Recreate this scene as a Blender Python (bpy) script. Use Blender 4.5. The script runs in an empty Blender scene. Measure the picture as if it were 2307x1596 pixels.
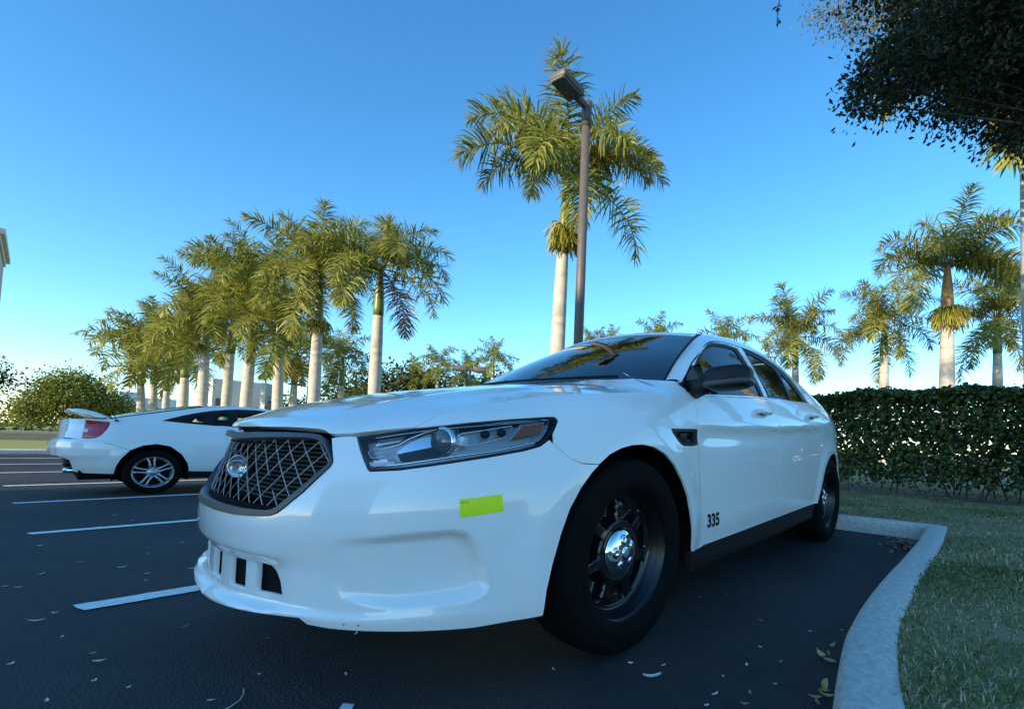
import bpy, math, random
import numpy as np
from mathutils import Matrix, Vector
from mathutils.geometry import delaunay_2d_cdt
SC = bpy.context.scene
COL = SC.collection
RNG = np.random.default_rng(7)
# ======================= camera, sky, sun, exposure =======================
CAM_F, CAM_PX, CAM_PY = 1038.3033, 1379.8247, 950.2710      # focal length and principal point for a 2307 px wide frame
CAM_YAW, CAM_PITCH, CAM_ROLL = 0.6749416465, 0.0449072756, 0.0353724785
CAM_POS = (-0.4132301, -1.9544170, 0.7720584)
cd = bpy.data.cameras.new('camera'); cam = bpy.data.objects.new('camera', cd); COL.objects.link(cam)
_f = Vector((math.cos(CAM_YAW)*math.cos(CAM_PITCH), math.sin(CAM_YAW)*math.cos(CAM_PITCH), math.sin(CAM_PITCH)))
_r = Vector((math.sin(CAM_YAW), -math.cos(CAM_YAW), 0)); _u = _r.cross(_f)
_r2 = _r*math.cos(CAM_ROLL)+_u*math.sin(CAM_ROLL); _u2 = -_r*math.sin(CAM_ROLL)+_u*math.cos(CAM_ROLL)
_m = Matrix(((_r2.x, _u2.x, -_f.x, CAM_POS[0]), (_r2.y, _u2.y, -_f.y, CAM_POS[1]), (_r2.z, _u2.z, -_f.z, CAM_POS[2]), (0, 0, 0, 1)))
cam.matrix_world = _m
cd.sensor_width = 36; cd.sensor_fit = 'HORIZONTAL'; cd.lens = CAM_F/2307*36
cd.shift_x = (1153.5-CAM_PX)/2307; cd.shift_y = (CAM_PY-798)/2307
cd.clip_start = .05; cd.clip_end = 3000
SC.camera = cam
SUN_EL = math.radians(17.0)          # low sun standing behind the camera, over the building across the lot (from -X)
w = bpy.data.worlds.new('World'); SC.world = w; w.use_nodes = True
nt = w.node_tree; bg = nt.nodes['Background']
sky = nt.nodes.new('ShaderNodeTexSky'); sky.sky_type = 'NISHITA'; sky.sun_disc = False
sky.sun_elevation = SUN_EL; sky.sun_rotation = math.radians(-91.0)
sky.altitude = 0; sky.air_density = 1.0; sky.dust_density = 0.1; sky.ozone_density = 3.8
hs = nt.nodes.new('ShaderNodeHueSaturation'); hs.inputs['Hue'].default_value = .4925; hs.inputs['Saturation'].default_value = 1.16
ga = nt.nodes.new('ShaderNodeGamma'); ga.inputs[1].default_value = 1.08      # a phone's tone curve flattens the sky from zenith to horizon
nt.links.new(sky.outputs[0], hs.inputs['Color']); nt.links.new(hs.outputs[0], ga.inputs[0]); nt.links.new(ga.outputs[0], bg.inputs[0]); bg.inputs[1].default_value = 0.15
sd = bpy.data.lights.new('sun', 'SUN'); sd.energy = 3.6; sd.angle = math.radians(.53); sd.color = (1.0, .84, .60)
so = bpy.data.objects.new('sun', sd); COL.objects.link(so)
so.rotation_euler = Vector((-math.cos(SUN_EL), -.017*math.cos(SUN_EL), math.sin(SUN_EL))).to_track_quat('Z', 'Y').to_euler()
so.location = (-20, 0, 30)
SC.view_settings.view_transform = 'Standard'; SC.view_settings.look = 'None'
SC.view_settings.exposure = 1.12; SC.view_settings.gamma = 1.0
SC.render.engine = 'CYCLES'
SC.cycles.max_bounces = 8; SC.cycles.transparent_max_bounces = 24; SC.cycles.glossy_bounces = 5
SC.cycles.use_denoising = True
# ======================= helpers =======================
def tag(o, label=None, cat=None, group=None, kind=None):
    if label: o['label'] = label
    if cat: o['category'] = cat
    if group: o['group'] = group
    if kind: o['kind'] = kind
    return o
def thing(name, label, cat, loc=(0, 0, 0), rotz=0., group=None):
    o = bpy.data.objects.new(name, None); COL.objects.link(o); o.empty_display_size = .2
    o.location = loc; o.rotation_euler = (0, 0, rotz)
    return tag(o, label, cat, group)
def mesh(name, V, F, smooth=True, normals=None):
    """V (n,3) array, F: (m,k) array or a list of such arrays"""
    V = np.asarray(V, np.float32).reshape(-1, 3)
    Fs = [np.asarray(f, np.int32) for f in (F if isinstance(F, (list, tuple)) and len(F) and np.ndim(F[0]) == 2 else [F])]
    Fs = [f for f in Fs if f.size]
    me = bpy.data.meshes.new(name)
    me.vertices.add(len(V)); me.vertices.foreach_set('co', V.ravel())
    idx = np.concatenate([f.ravel() for f in Fs]); tot = np.concatenate([np.full(len(f), f.shape[1], np.int32) for f in Fs])
    st = np.r_[0, np.cumsum(tot)[:-1]].astype(np.int32)
    me.loops.add(len(idx)); me.loops.foreach_set('vertex_index', idx)
    me.polygons.add(len(tot)); me.polygons.foreach_set('loop_start', st)
    try: me.polygons.foreach_set('loop_total', tot)
    except Exception: pass
    me.polygons.foreach_set('use_smooth', np.full(len(tot), smooth))
    me.update(calc_edges=True); me.validate()
    if normals is not None:
        me.normals_split_custom_set_from_vertices(np.asarray(normals, np.float32).reshape(-1, 3))
    return me
def link(name, me, mat=None, parent=None):
    o = bpy.data.objects.new(name, me); COL.objects.link(o)
    if mat is not None and not me.materials: me.materials.append(mat)
    if parent is not None: o.parent = parent
    return o
def obj(name, V, F, mat, parent=None, smooth=True, normals=None):
    return link(name, mesh(name, V, F, smooth, normals), mat, parent)
class MB:
    """collects primitive shapes into one mesh"""
    def __init__(s): s.V = []; s.Q = []; s.T = []; s.n = 0
    def add(s, V, Q=None, T=None):
        V = np.asarray(V, float).reshape(-1, 3)
        if Q is not None and len(Q): s.Q.append(np.asarray(Q, int)+s.n)
        if T is not None and len(T): s.T.append(np.asarray(T, int)+s.n)
        s.V.append(V); s.n += len(V); return s
    def box(s, c, d, R=None, bev=0.):
        x, y, z = np.array(d)/2.
        if bev <= 0:
            V = np.array([(a*x, b*y, e*z) for a in (-1, 1) for b in (-1, 1) for e in (-1, 1)])
            Q = [(0, 1, 3, 2), (4, 6, 7, 5), (0, 4, 5, 1), (2, 3, 7, 6), (0, 2, 6, 4), (1, 5, 7, 3)]
            V = V if R is None else V@np.array(R).T
            return s.add(V+np.array(c), Q)
        # bevelled box: rounded rectangle rings
        b = min(bev, x*.99, y*.99, z*.99)
        def ring(ix, iz):
            pts = []
            for cx, cy, a0 in ((1, 1, 0), (-1, 1, 90), (-1, -1, 180), (1, -1, 270)):
                for a in (0, 45, 90):
                    t = math.radians(a0+a); pts.append((cx*(x-b)+math.cos(t)*ix, cy*(y-b)+math.sin(t)*ix, iz))
            return pts
        R_ = [ring(b*.0, -z), ring(b*.7, -z+b*.3), ring(b, -z+b), ring(b, z-b), ring(b*.7, z-b*.3), ring(0, z)]
        R_[0] = [(p[0], p[1], -z) for p in ring(b*.0, -z)]
        V = np.array([p for r in R_ for p in r]); n = 12; Q = []
        for i in range(5):
            for j in range(n): k = (j+1) % n; Q.append((i*n+j, i*n+k, (i+1)*n+k, (i+1)*n+j))
        V = np.vstack([V, [(0, 0, -z), (0, 0, z)]]); T = []
        for j in range(n):
            k = (j+1) % n; T.append((len(V)-2, k, j)); T.append((len(V)-1, 5*n+j, 5*n+k))
        V = V if R is None else V@np.array(R).T
        return s.add(V+np.array(c), Q, T)
    def tube(s, P, r, n=8, cap=True, closed=False):
        P = np.asarray(P, float); m = len(P); r = np.broadcast_to(np.asarray(r, float), (m,))
        T = np.gradient(P, axis=0) if not closed else np.roll(P, -1, 0)-np.roll(P, 1, 0)
        T = T/np.maximum(np.linalg.norm(T, axis=1, keepdims=True), 1e-9)
        up = np.array([0, 0, 1.]) if abs(T[0][2]) < .9 else np.array([1., 0, 0]); V = []
        A = np.cross(T[0], up); A /= np.linalg.norm(A)
        for i in range(m):
            A = A-T[i]*(A@T[i]); A /= max(np.linalg.norm(A), 1e-9); B = np.cross(T[i], A)
            for j in range(n):
                a = 2*math.pi*j/n; V.append(P[i]+r[i]*(math.cos(a)*A+math.sin(a)*B))
        Q = [(i*n+j, i*n+(j+1) % n, ((i+1) % m)*n+(j+1) % n, ((i+1) % m)*n+j) for i in range(m if closed else m-1) for j in range(n)]
        Tt = []
        if cap and not closed:
            V += [P[0], P[-1]]
            for j in range(n): Tt.append((m*n, (j+1) % n, j)); Tt.append((m*n+1, (m-1)*n+j, (m-1)*n+(j+1) % n))
        return s.add(V, Q, Tt)
    def lathe(s, prof, n=48, M=None):
        """prof list of (radius, axial) ; axis = local Z"""
        a = np.linspace(0, 2*math.pi, n, endpoint=False); V = []
        for r, z in prof: V += [(r*math.cos(t), r*math.sin(t), z) for t in a]
        Q = [(i*n+j, i*n+(j+1) % n, (i+1)*n+(j+1) % n, (i+1)*n+j) for i in range(len(prof)-1) for j in range(n)]
        V = np.array(V)
        if M is not None: V = V@np.array(M)[:3, :3].T+np.array(M)[:3, 3]
        return s.add(V, Q)
    def grid(s, G):
        a, b = G.shape[:2]; i, j = np.meshgrid(range(a-1), range(b-1), indexing='ij'); k = (i*b+j).ravel()
        return s.add(G.reshape(-1, 3), np.stack([k, k+b, k+b+1, k+1], 1))
    def xf(s, M):
        M = np.array(M); s.V = [v@M[:3, :3].T+M[:3, 3] for v in s.V]; return s
    def mir(s):
        """add the mirror image in y"""
        V = np.vstack(s.V)*np.array([1, -1, 1]); n = s.n
        Q = [q[:, ::-1] for q in s.Q]; T = [t[:, ::-1] for t in s.T]
        s.V.append(V); s.Q += [q+n for q in Q]; s.T += [t+n for t in T]; s.n += len(V); return s
    def build(s, name, mat, parent=None, smooth=True):
        F = []
        if s.Q: F.append(np.vstack(s.Q))
        if s.T: F.append(np.vstack(s.T))
        o = obj(name, np.vstack(s.V), F, mat, parent, smooth)
        return o
def smooth_angle(o, deg=35):
    # sharp edges by angle, without operators
    me = o.data
    try: me.set_sharp_from_angle(angle=math.radians(deg))
    except Exception: pass
    return o
# ======================= materials =======================
MATS = {}
def mat(name, col, rough=.5, metal=0., coat=0., spec=.5, noise=0., nscale=20., bump=0., bscale=60., trans=0., island=0., emis=None, sheen=0., detail=4., col2=None, coords='Object'):
    m = bpy.data.materials.new(name); m.use_nodes = True; MATS[name] = m
    n = m.node_tree.nodes; L = m.node_tree.links; p = n['Principled BSDF']
    p.inputs['Roughness'].default_value = rough; p.inputs['Metallic'].default_value = metal
    p.inputs['Coat Weight'].default_value = coat; p.inputs['Coat Roughness'].default_value = .03
    p.inputs['Specular IOR Level'].default_value = spec
    base = None
    c = (*col, 1)
    if noise or col2 is not None or island:
        mix = n.new('ShaderNodeMix'); mix.data_type = 'RGBA'
        c2 = (*(col2 if col2 is not None else [min(1, v*(1+noise)) for v in col]), 1)
        c1 = c if col2 is not None else (*[v*(1-noise) for v in col], 1)
        mix.inputs[6].default_value = c1; mix.inputs[7].default_value = c2
        if island:
            g = n.new('ShaderNodeNewGeometry'); L.new(g.outputs['Random Per Island'], mix.inputs[0])
        else:
            tc = n.new('ShaderNodeTexCoord'); tx = n.new('ShaderNodeTexNoise'); tx.inputs['Scale'].default_value = nscale; tx.inputs['Detail'].default_value = detail
            L.new(tc.outputs[coords], tx.inputs['Vector'])
            rmp = n.new('ShaderNodeMapRange'); rmp.inputs[1].default_value = .3; rmp.inputs[2].default_value = .7
            L.new(tx.outputs['Fac'], rmp.inputs[0]); L.new(rmp.outputs[0], mix.inputs[0])
        base = mix.outputs[2]; L.new(base, p.inputs['Base Color'])
    else: p.inputs['Base Color'].default_value = c
    if bump:
        tc = n.new('ShaderNodeTexCoord'); tx = n.new('ShaderNodeTexNoise'); tx.inputs['Scale'].default_value = bscale; tx.inputs['Detail'].default_value = 6
        L.new(tc.outputs[coords], tx.inputs['Vector']); b = n.new('ShaderNodeBump'); b.inputs['Strength'].default_value = min(1, bump); b.inputs['Distance'].default_value = .01
        L.new(tx.outputs['Fac'], b.inputs['Height']); L.new(b.outputs[0], p.inputs['Normal'])
    if trans:
        t = n.new('ShaderNodeBsdfTranslucent'); ms = n.new('ShaderNodeMixShader'); ms.inputs[0].default_value = trans
        if base is not None: L.new(base, t.inputs[0])
        else: t.inputs[0].default_value = c
        L.new(p.outputs[0], ms.inputs[1]); L.new(t.outputs[0], ms.inputs[2]); L.new(ms.outputs[0], n['Material Output'].inputs[0])
    return m
def glassmat(name, tint, ior=1.5, rough=.0, boost=0.):
    m = bpy.data.materials.new(name); m.use_nodes = True; MATS[name] = m
    n = m.node_tree.nodes; L = m.node_tree.links; n.remove(n['Principled BSDF'])
    t = n.new('ShaderNodeBsdfTransparent'); t.inputs[0].default_value = (*tint, 1)
    g = n.new('ShaderNodeBsdfAnisotropic') if False else n.new('ShaderNodeBsdfGlossy'); g.inputs['Roughness'].default_value = rough
    f = n.new('ShaderNodeFresnel'); f.inputs[0].default_value = ior
    ms = n.new('ShaderNodeMixShader')
    if boost:
        a = n.new('ShaderNodeMath'); a.operation = 'ADD'; a.use_clamp = True; a.inputs[1].default_value = boost
        L.new(f.outputs[0], a.inputs[0]); L.new(a.outputs[0], ms.inputs[0])
    else: L.new(f.outputs[0], ms.inputs[0])
    L.new(t.outputs[0], ms.inputs[1]); L.new(g.outputs[0], ms.inputs[2]); L.new(ms.outputs[0], n['Material Output'].inputs[0])
    return m
M_PAINT = mat('white_car_paint', (.89, .875, .85), rough=.26, coat=1.0, spec=.4)
M_BLACK = mat('black_plastic', (.009, .009, .010), rough=.5, spec=.3)
M_VOID = mat('black_undercoat_shade', (.006, .006, .006), rough=.9, spec=.1)  # undercoat black that also paints the shade under the cars and behind gaps
M_TRIM = mat('dark_grey_trim', (.045, .048, .054), rough=.42, noise=.12, nscale=90)
M_RUB = mat('rubber', (.0045, .0045, .005), rough=.85, spec=.12, noise=.25, nscale=40, bump=.15, bscale=120)
M_GLOSSB = mat('gloss_black_steel', (.006, .006, .007), rough=.2, coat=.3)
M_CHROME = mat('chrome', (.85, .86, .88), rough=.06, metal=1.)
M_SILVER = mat('silver_alloy', (.52, .53, .55), rough=.35, metal=.75)
M_WIRE = mat('silver_wire', (.42, .40, .38), rough=.35, metal=.6)
M_GLASS = glassmat('tinted_window_glass', (.62, .76, .77), 1.52)
M_WSHIELD = glassmat('windshield_glass', (.30, .38, .40), 1.55, boost=.16)
M_LENS = glassmat('clear_lens', (.93, .95, .96), 1.45)
M_HLBACK = mat('headlight_bucket', (.50, .52, .53), rough=.25, metal=.3)
M_HLSILV = mat('headlight_reflector', (.70, .73, .75), rough=.14, metal=.8)
M_AMBER = mat('amber_reflector', (.42, .09, .012), rough=.25, coat=.6, noise=.25, nscale=160)
M_RED = mat('red_lens', (.42, .004, .008), rough=.12, coat=1., noise=.25, nscale=25)
M_SEAT = mat('dark_seat_cloth', (.02, .02, .022), rough=.9)
M_YEL = mat('fluorescent_tape', (.80, .96, .0), rough=.35, noise=.06, nscale=120)
M_INK = mat('black_print', (.01, .012, .014), rough=.5)
# ======================= ground =======================
def zg(y):
    return -.0225*(np.clip(y, 1., 9.)-1.)
def asphalt_mat():
    m = bpy.data.materials.new('asphalt'); m.use_nodes = True; n = m.node_tree.nodes; L = m.node_tree.links; p = n['Principled BSDF']
    tc = n.new('ShaderNodeTexCoord')
    def noise(sc, det=4, rough=.6):
        t = n.new('ShaderNodeTexNoise'); t.inputs['Scale'].default_value = sc; t.inputs['Detail'].default_value = det; t.inputs['Roughness'].default_value = rough
        L.new(tc.outputs['Object'], t.inputs['Vector']); return t
    fine = noise(170, 3, .7); mid = noise(14, 5); big = noise(.6, 5)
    vor = n.new('ShaderNodeTexVoronoi'); vor.inputs['Scale'].default_value = 130; L.new(tc.outputs['Object'], vor.inputs['Vector'])
    r1 = n.new('ShaderNodeValToRGB'); r1.color_ramp.elements[0].position = .35; r1.color_ramp.elements[0].color = (.010, .011, .012, 1); r1.color_ramp.elements[1].position = .72; r1.color_ramp.elements[1].color = (.062, .064, .066, 1); e_ = r1.color_ramp.elements.new(.82); e_.color = (.20, .20, .195, 1)
    L.new(fine.outputs[0], r1.inputs[0])
    r2 = n.new('ShaderNodeMapRange'); r2.inputs[1].default_value = .3; r2.inputs[2].default_value = .7; r2.inputs[3].default_value = .6; r2.inputs[4].default_value = 1.4
    L.new(big.outputs[0], r2.inputs[0])
    r3 = n.new('ShaderNodeMapRange'); r3.inputs[1].default_value = .3; r3.inputs[2].default_value = .7; r3.inputs[3].default_value = .85; r3.inputs[4].default_value = 1.12
    L.new(mid.outputs[0], r3.inputs[0])
    mu = n.new('ShaderNodeMath'); mu.operation = 'MULTIPLY'; L.new(r2.outputs[0], mu.inputs[0]); L.new(r3.outputs[0], mu.inputs[1])
    mx = n.new('ShaderNodeMix'); mx.data_type = 'RGBA'; mx.blend_type = 'MULTIPLY'; mx.inputs[0].default_value = 1
    L.new(r1.outputs[0], mx.inputs[6]); L.new(mu.outputs[0], mx.inputs[7]); L.new(mx.outputs[2], p.inputs['Base Color'])
    b = n.new('ShaderNodeBump'); b.inputs['Strength'].default_value = .6; b.inputs['Distance'].default_value = .008
    ad = n.new('ShaderNodeMath'); ad.operation = 'ADD'; L.new(fine.outputs[0], ad.inputs[0]); L.new(vor.outputs['Distance'], ad.inputs[1])
    L.new(ad.outputs[0], b.inputs['Height']); L.new(b.outputs[0], p.inputs['Normal'])
    p.inputs['Roughness'].default_value = .72; p.inputs['Specular IOR Level'].default_value = .35
    return m
M_ASPH = asphalt_mat()
M_LINE = mat('white_line_paint', (.84, .82, .77), rough=.7, noise=.1, nscale=30, bump=.4, bscale=150)
M_CONC = mat('kerb_concrete', (.74, .70, .62), rough=.9, col2=(.50, .475, .43), nscale=38, detail=15, bump=1.0, bscale=150)
M_LAWN = mat('lawn_soil', (.17, .15, .055), rough=.95, col2=(.30, .23, .12), nscale=5, detail=8, bump=.8, bscale=70)
M_FARLAWN = mat('far_lawn', (.22, .26, .04), rough=.95, col2=(.30, .28, .07), nscale=1.2, detail=8)
M_SOIL = mat('mulch_soil', (.035, .026, .018), rough=.95, noise=.4, nscale=30, bump=.8, bscale=50)
ys = np.r_[-700, -200, -60, -25, -10, -3, -1, 0, 1, 1.01, 2, 3, 5, 7, 9, 9.01, 12, 20.3]; xs = np.r_[-700, -200, -60, -30, -14, -6, -2, 0, 2, 4, 6, 9, 14, 30, 80, 250, 900]
G = np.zeros((len(xs), len(ys), 3)); G[..., 0] = xs[:, None]; G[..., 1] = ys[None]; G[..., 2] = zg(ys)[None]
b = MB().grid(G); o = b.build('asphalt_ground', M_ASPH, smooth=False); tag(o, kind='structure')
# far ground beyond the lot
ys2 = np.r_[20.3, 26, 33, 60, 120, 300, 900]; G = np.zeros((len(xs), len(ys2), 3)); G[..., 0] = xs[:, None]; G[..., 1] = ys2[None]; G[..., 2] = -.06
tag(MB().grid(G).build('far_lawn', M_FARLAWN, smooth=False), kind='structure')
# far kerb of the lot
tag(MB().box((60, 20.25, -.11), (300, .16, .16), bev=.03).build('far_kerb', M_CONC), kind='structure')
# painted stall lines (end jitter by hand), a few millimetres above the asphalt
def stall_line(x0, x1, yc, w=.115):
    n = max(4, int((x1-x0)/.035)); x = np.linspace(x0, x1, n); G = np.zeros((n, 3, 3))
    ja = RNG.normal(0, .0025, n); jb = RNG.normal(0, .0035, n)
    for j, yy in enumerate((yc-w/2+ja, np.full(n, yc), yc+w/2+jb)):
        G[:, j, 0] = x; G[:, j, 1] = yy; G[:, j, 2] = zg(yy)+.0045
    G[0, 0, 0] += .02; G[0, 2, 0] -= .008
    tag(MB().grid(G).build('parking_line', M_LINE, smooth=False), kind='structure')
for x0, yc in ((-.262, 1.004), (-.40, 3.575), (-.52, 6.30), (-.66, 9.29), (-.95, 12.18), (-1.9, 14.95), (-1.9, 17.7)):
    stall_line(x0, 4.45, yc)
# ======================= concrete kerb (swept profile) =======================
K_A = np.array([(4.60, 2.2), (4.60, -1.562)])
K_B = np.array([(4.60, -1.562), (3.78, -1.575), (3.0, -1.560), (2.26, -1.545), (1.80, -1.548), (1.495, -1.562), (1.25, -1.595), (1.05, -1.628), (.877, -1.668), (.70, -1.735), (.52, -1.84), (.36, -1.99), (.22, -2.2), (.12, -2.5), (.05, -3.0), (.02, -5.0), (0, -30.)])
def resample(P, step):
    P = np.asarray(P, float); s = np.r_[0, np.cumsum(np.linalg.norm(np.diff(P, axis=0), axis=1))]
    n = max(2, int(s[-1]/step)+1); q = np.linspace(0, s[-1], n)
    return np.stack([np.interp(q, s, P[:, k]) for k in range(P.shape[1])], 1)
def smoothline(P, it=2):
    P = np.asarray(P, float)
    for _ in range(it):
        Q = P.copy(); Q[1:-1] = .25*P[:-2]+.5*P[1:-1]+.25*P[2:]; P = Q
    return P
kin = np.vstack([resample(K_A, .12)[:-1], smoothline(np.vstack([resample(K_B[:15], .06), resample(K_B[14:], .8)[1:]]), 4)])
_t1 = np.diff(kin, axis=0); _t1 /= np.linalg.norm(_t1, axis=1, keepdims=True); _n1 = np.stack([-_t1[:, 1], _t1[:, 0]], 1)
_na = np.vstack([_n1[:1], _n1]); _nb = np.vstack([_n1, _n1[-1:]]); KN = _na+_nb; KN /= np.maximum((KN*_na).sum(1), .4)[:, None]
KW = .165
prof = [(-.012, -.03), (-.004, .05), (.004, .100), (.016, .122), (.035, .130), (.10, .132), (KW-.02, .130), (KW-.004, .122), (KW, .105), (KW+.003, .02)]
G = np.zeros((len(kin), len(prof), 3))
wob = np.interp(np.arange(len(kin)), np.arange(0, len(kin), 5), RNG.normal(0, .0025, len(np.arange(0, len(kin), 5))))
for j, (a, z) in enumerate(prof):
    G[:, j, :2] = kin+KN*a; G[:, j, 2] = z+(wob if z > .09 else 0)
ko = MB().grid(G[:, ::-1]).build('kerb', M_CONC); tag(ko, kind='structure')
# lawn sheet behind the kerb
LAWN_Z = .112
inn = kin+KN*(KW-.01)
poly = [tuple(p) for p in inn]+[(0.0, -60), (120, -60), (120, 2.2)]
def flat_poly(name, poly, z, material, holes=(), sp=1.0):
    P = np.array(poly); v, e, f, *_ = delaunay_2d_cdt([Vector(p) for p in P], [(i, (i+1) % len(P)) for i in range(len(P))], [], 1, 1e-6)
    V = np.array([(p[0], p[1], z) for p in v]); T = np.array([t for t in f if len(t) == 3])
    T = np.array([t if np.cross(V[t[1]]-V[t[0]], V[t[2]]-V[t[0]])[2] > 0 else t[::-1] for t in T])
    return obj(name, V, T, material, smooth=False)
tag(flat_poly('lawn', poly, LAWN_Z, M_LAWN), kind='structure')
tag(flat_poly('hedge_bed', [(7.75, 4), (9.6, 4), (10.0, -12), (8.1, -12)], LAWN_Z+.006, M_SOIL), kind='structure')
def on_lawn(x, y):
    P = np.stack([x, y], 1); pl = np.vstack([inn[::-1], [(4.75, 2.2)], [(60, 2.2), (60, -30)]])
    return x, y
# grass blades, one mesh of countless blades
def grass(n, xr, yr, lh, seedcol):
    x = RNG.uniform(*xr, n); y = RNG.uniform(*yr, n)
    # keep those outside the kerb's inner/outer band and clear of the asphalt
    d = np.full(n, 9.); side = np.zeros(n)
    C = kin+KN*(KW*.5)
    for k in range(0, n, 4000):
        D = np.hypot(x[k:k+4000, None]-C[None, :, 0], y[k:k+4000, None]-C[None, :, 1]); j = D.argmin(1)
        d[k:k+4000] = D.min(1); side[k:k+4000] = (x[k:k+4000]-C[j, 0])*KN[j, 0]+(y[k:k+4000]-C[j, 1])*KN[j, 1]
    m = (side > 0) & (d > KW*.5-.012); x, y, d = x[m], y[m], d[m]; n = len(x)
    pt = .5+.5*np.sin(x*2.1+1.3*np.sin(y*1.7))*np.cos(y*2.9+.7*np.sin(x*3.1))
    keep = RNG.random(n) < .55+.45*pt; x, y, pt = x[keep], y[keep], pt[keep]; n = len(x)
    h = RNG.uniform(lh[0], lh[1], n)*(.6+.6*pt); a = RNG.uniform(0, 2*np.pi, n); ln = RNG.uniform(.3, 1.5, n)*h
    wd = RNG.uniform(.0016, .0036, n)*(1+.6*(np.hypot(x-CAM_POS[0], y-CAM_POS[1]) > 3))
    dx, dy = np.cos(a), np.sin(a); px, py = -dy*wd, dx*wd
    z0 = np.full(n, LAWN_Z-.004)
    V = np.zeros((n, 5, 3))
    V[:, 0] = np.stack([x-px, y-py, z0], 1); V[:, 1] = np.stack([x+px, y+py, z0], 1)
    V[:, 2] = np.stack([x+px*.8+dx*ln*.35, y+py*.8+dy*ln*.35, z0+h*.7], 1); V[:, 3] = np.stack([x-px*.8+dx*ln*.35, y-py*.8+dy*ln*.35, z0+h*.7], 1)
    V[:, 4] = np.stack([x+dx*ln, y+dy*ln, z0+h*RNG.uniform(.55, 1.05, n)], 1)
    i = np.arange(n)*5
    return V.reshape(-1, 3), np.stack([i, i+1, i+2, i+3], 1), np.stack([i+3, i+2, i+4], 1), n
def grass_mat(name, stops):
    m = mat(name, (.1, .1, .05), rough=.8, trans=.25); n = m.node_tree.nodes; L = m.node_tree.links
    g = n.new('ShaderNodeNewGeometry'); r = n.new('ShaderNodeValToRGB'); r.color_ramp.interpolation = 'LINEAR'
    el = r.color_ramp.elements
    el[0].position = stops[0][0]; el[0].color = (*stops[0][1], 1); el[1].position = stops[-1][0]; el[1].color = (*stops[-1][1], 1)
    for p_, c_ in stops[1:-1]: e = el.new(p_); e.color = (*c_, 1)
    tc = n.new('ShaderNodeTexCoord'); nz = n.new('ShaderNodeTexNoise'); nz.inputs['Scale'].default_value = 1.6; nz.inputs['Detail'].default_value = 5; L.new(tc.outputs['Object'], nz.inputs['Vector'])
    mp = n.new('ShaderNodeMapRange'); mp.inputs[1].default_value = .35; mp.inputs[2].default_value = .65; mp.inputs[3].default_value = -.32; mp.inputs[4].default_value = .32; L.new(nz.outputs[0], mp.inputs[0])
    ad = n.new('ShaderNodeMath'); ad.operation = 'ADD'; ad.use_clamp = True; L.new(g.outputs['Random Per Island'], ad.inputs[0]); L.new(mp.outputs[0], ad.inputs[1])
    L.new(ad.outputs[0], r.inputs[0]); L.new(r.outputs[0], n['Principled BSDF'].inputs['Base Color'])
    for q in n:
        if q.type == 'BSDF_TRANSLUCENT': L.new(r.outputs[0], q.inputs[0])
    return m
M_GRASS = grass_mat('grass_blades', [(0, (.10, .135, .025)), (.36, (.20, .21, .05)), (.58, (.36, .30, .13)), (1, (.62, .50, .30))])
gb = MB()
for a in ((46000, (.25, 3.2), (-3.6, -1.55), (.012, .036)), (52000, (3.0, 8.2), (-5.5, 1.2), (.012, .034)), (14000, (8.5, 12), (-7, 2), (.02, .06))):
    V, Q, T, n_ = grass(*a, None); gb.add(V, Q, T)
go = gb.build('grass', M_GRASS, smooth=False); tag(go, 'short patchy green and straw coloured grass behind the kerb', 'grass', kind='stuff')
# ======================= buildings =======================
M_STUCCO = mat('beige_stucco', (.36, .31, .26), rough=.9, noise=.08, nscale=3, bump=.2, bscale=40)
M_CORN = mat('pale_cornice', (.50, .44, .38), rough=.8, noise=.05, nscale=3)
M_PALE = mat('pale_stucco', (.68, .65, .60), rough=.9, noise=.05, nscale=3)
M_WHITE = mat('white_render', (.78, .77, .75), rough=.8, noise=.04, nscale=.6)
M_DGLASS = mat('dark_window', (.02, .025, .03), rough=.1)
def building(name, label, boxes, wall, cornice=None, group=None):
    """boxes: (x0,x1,y0,y1,z0,z1); the first sets the thing's base"""
    x0, x1, y0, y1, z0, z1 = boxes[0]; c = np.array([(x0+x1)/2, (y0+y1)/2, 0])
    t = thing(name, label, 'building', tuple(c), group=group)
    for q in boxes:
        d = (q[1]-q[0], q[3]-q[2], q[5]-q[4]); cc = np.array([(q[0]+q[1])/2, (q[2]+q[3])/2, (q[4]+q[5])/2])-c
        MB().box(cc, d).build('wall', wall, t, smooth=False)
    return t, c
# the shop across the lot, behind the camera: its shadow lies over the near stalls
t, c = building('shop_building', 'long beige shop building behind the camera that shades the near stalls', [(-60, -40, .8, 7.5, 0, 17.0), (-60, -39.9, -14, .8, 0, 19.8)], M_PALE)
MB().box(np.array([-50, 4.1, 17.15])-c, (20.8, 6.8, .35)).build('cornice', M_CORN, t, smooth=False)
MB().box(np.array([-50, -6.6, 19.95])-c, (20.9, 15.4, .35)).build('cornice', M_CORN, t, smooth=False)
for k in range(7):
    f = MB().box(np.array([-39.85, -1-1.9*k, 2.2])-c, (.1, 1.3, 2.2)).build('window', M_DGLASS, t, smooth=False)
MB().box(np.array([-39.97, 4.2, 1.6])-c, (.1, 3.0, 3.2)).build('door', M_DGLASS, t, smooth=False)
# the tall corner at the left edge of the picture
bx, by = -4.0, 79.0
t, c = building('corner_building', 'tall beige building corner with a stepped pale cornice at the left edge', [(-50, bx, by, by+14, -.06, 19.9)], M_STUCCO)
for (o_, z_, h_) in ((.15, 20.2, .5), (.45, 20.75, .6)):
    MB().box(np.array([(-40+bx+o_)/2, by+7, z_])-c, (40+bx+o_, 14+2*o_, h_)).build('cornice', M_CORN, t, smooth=False)
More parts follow.
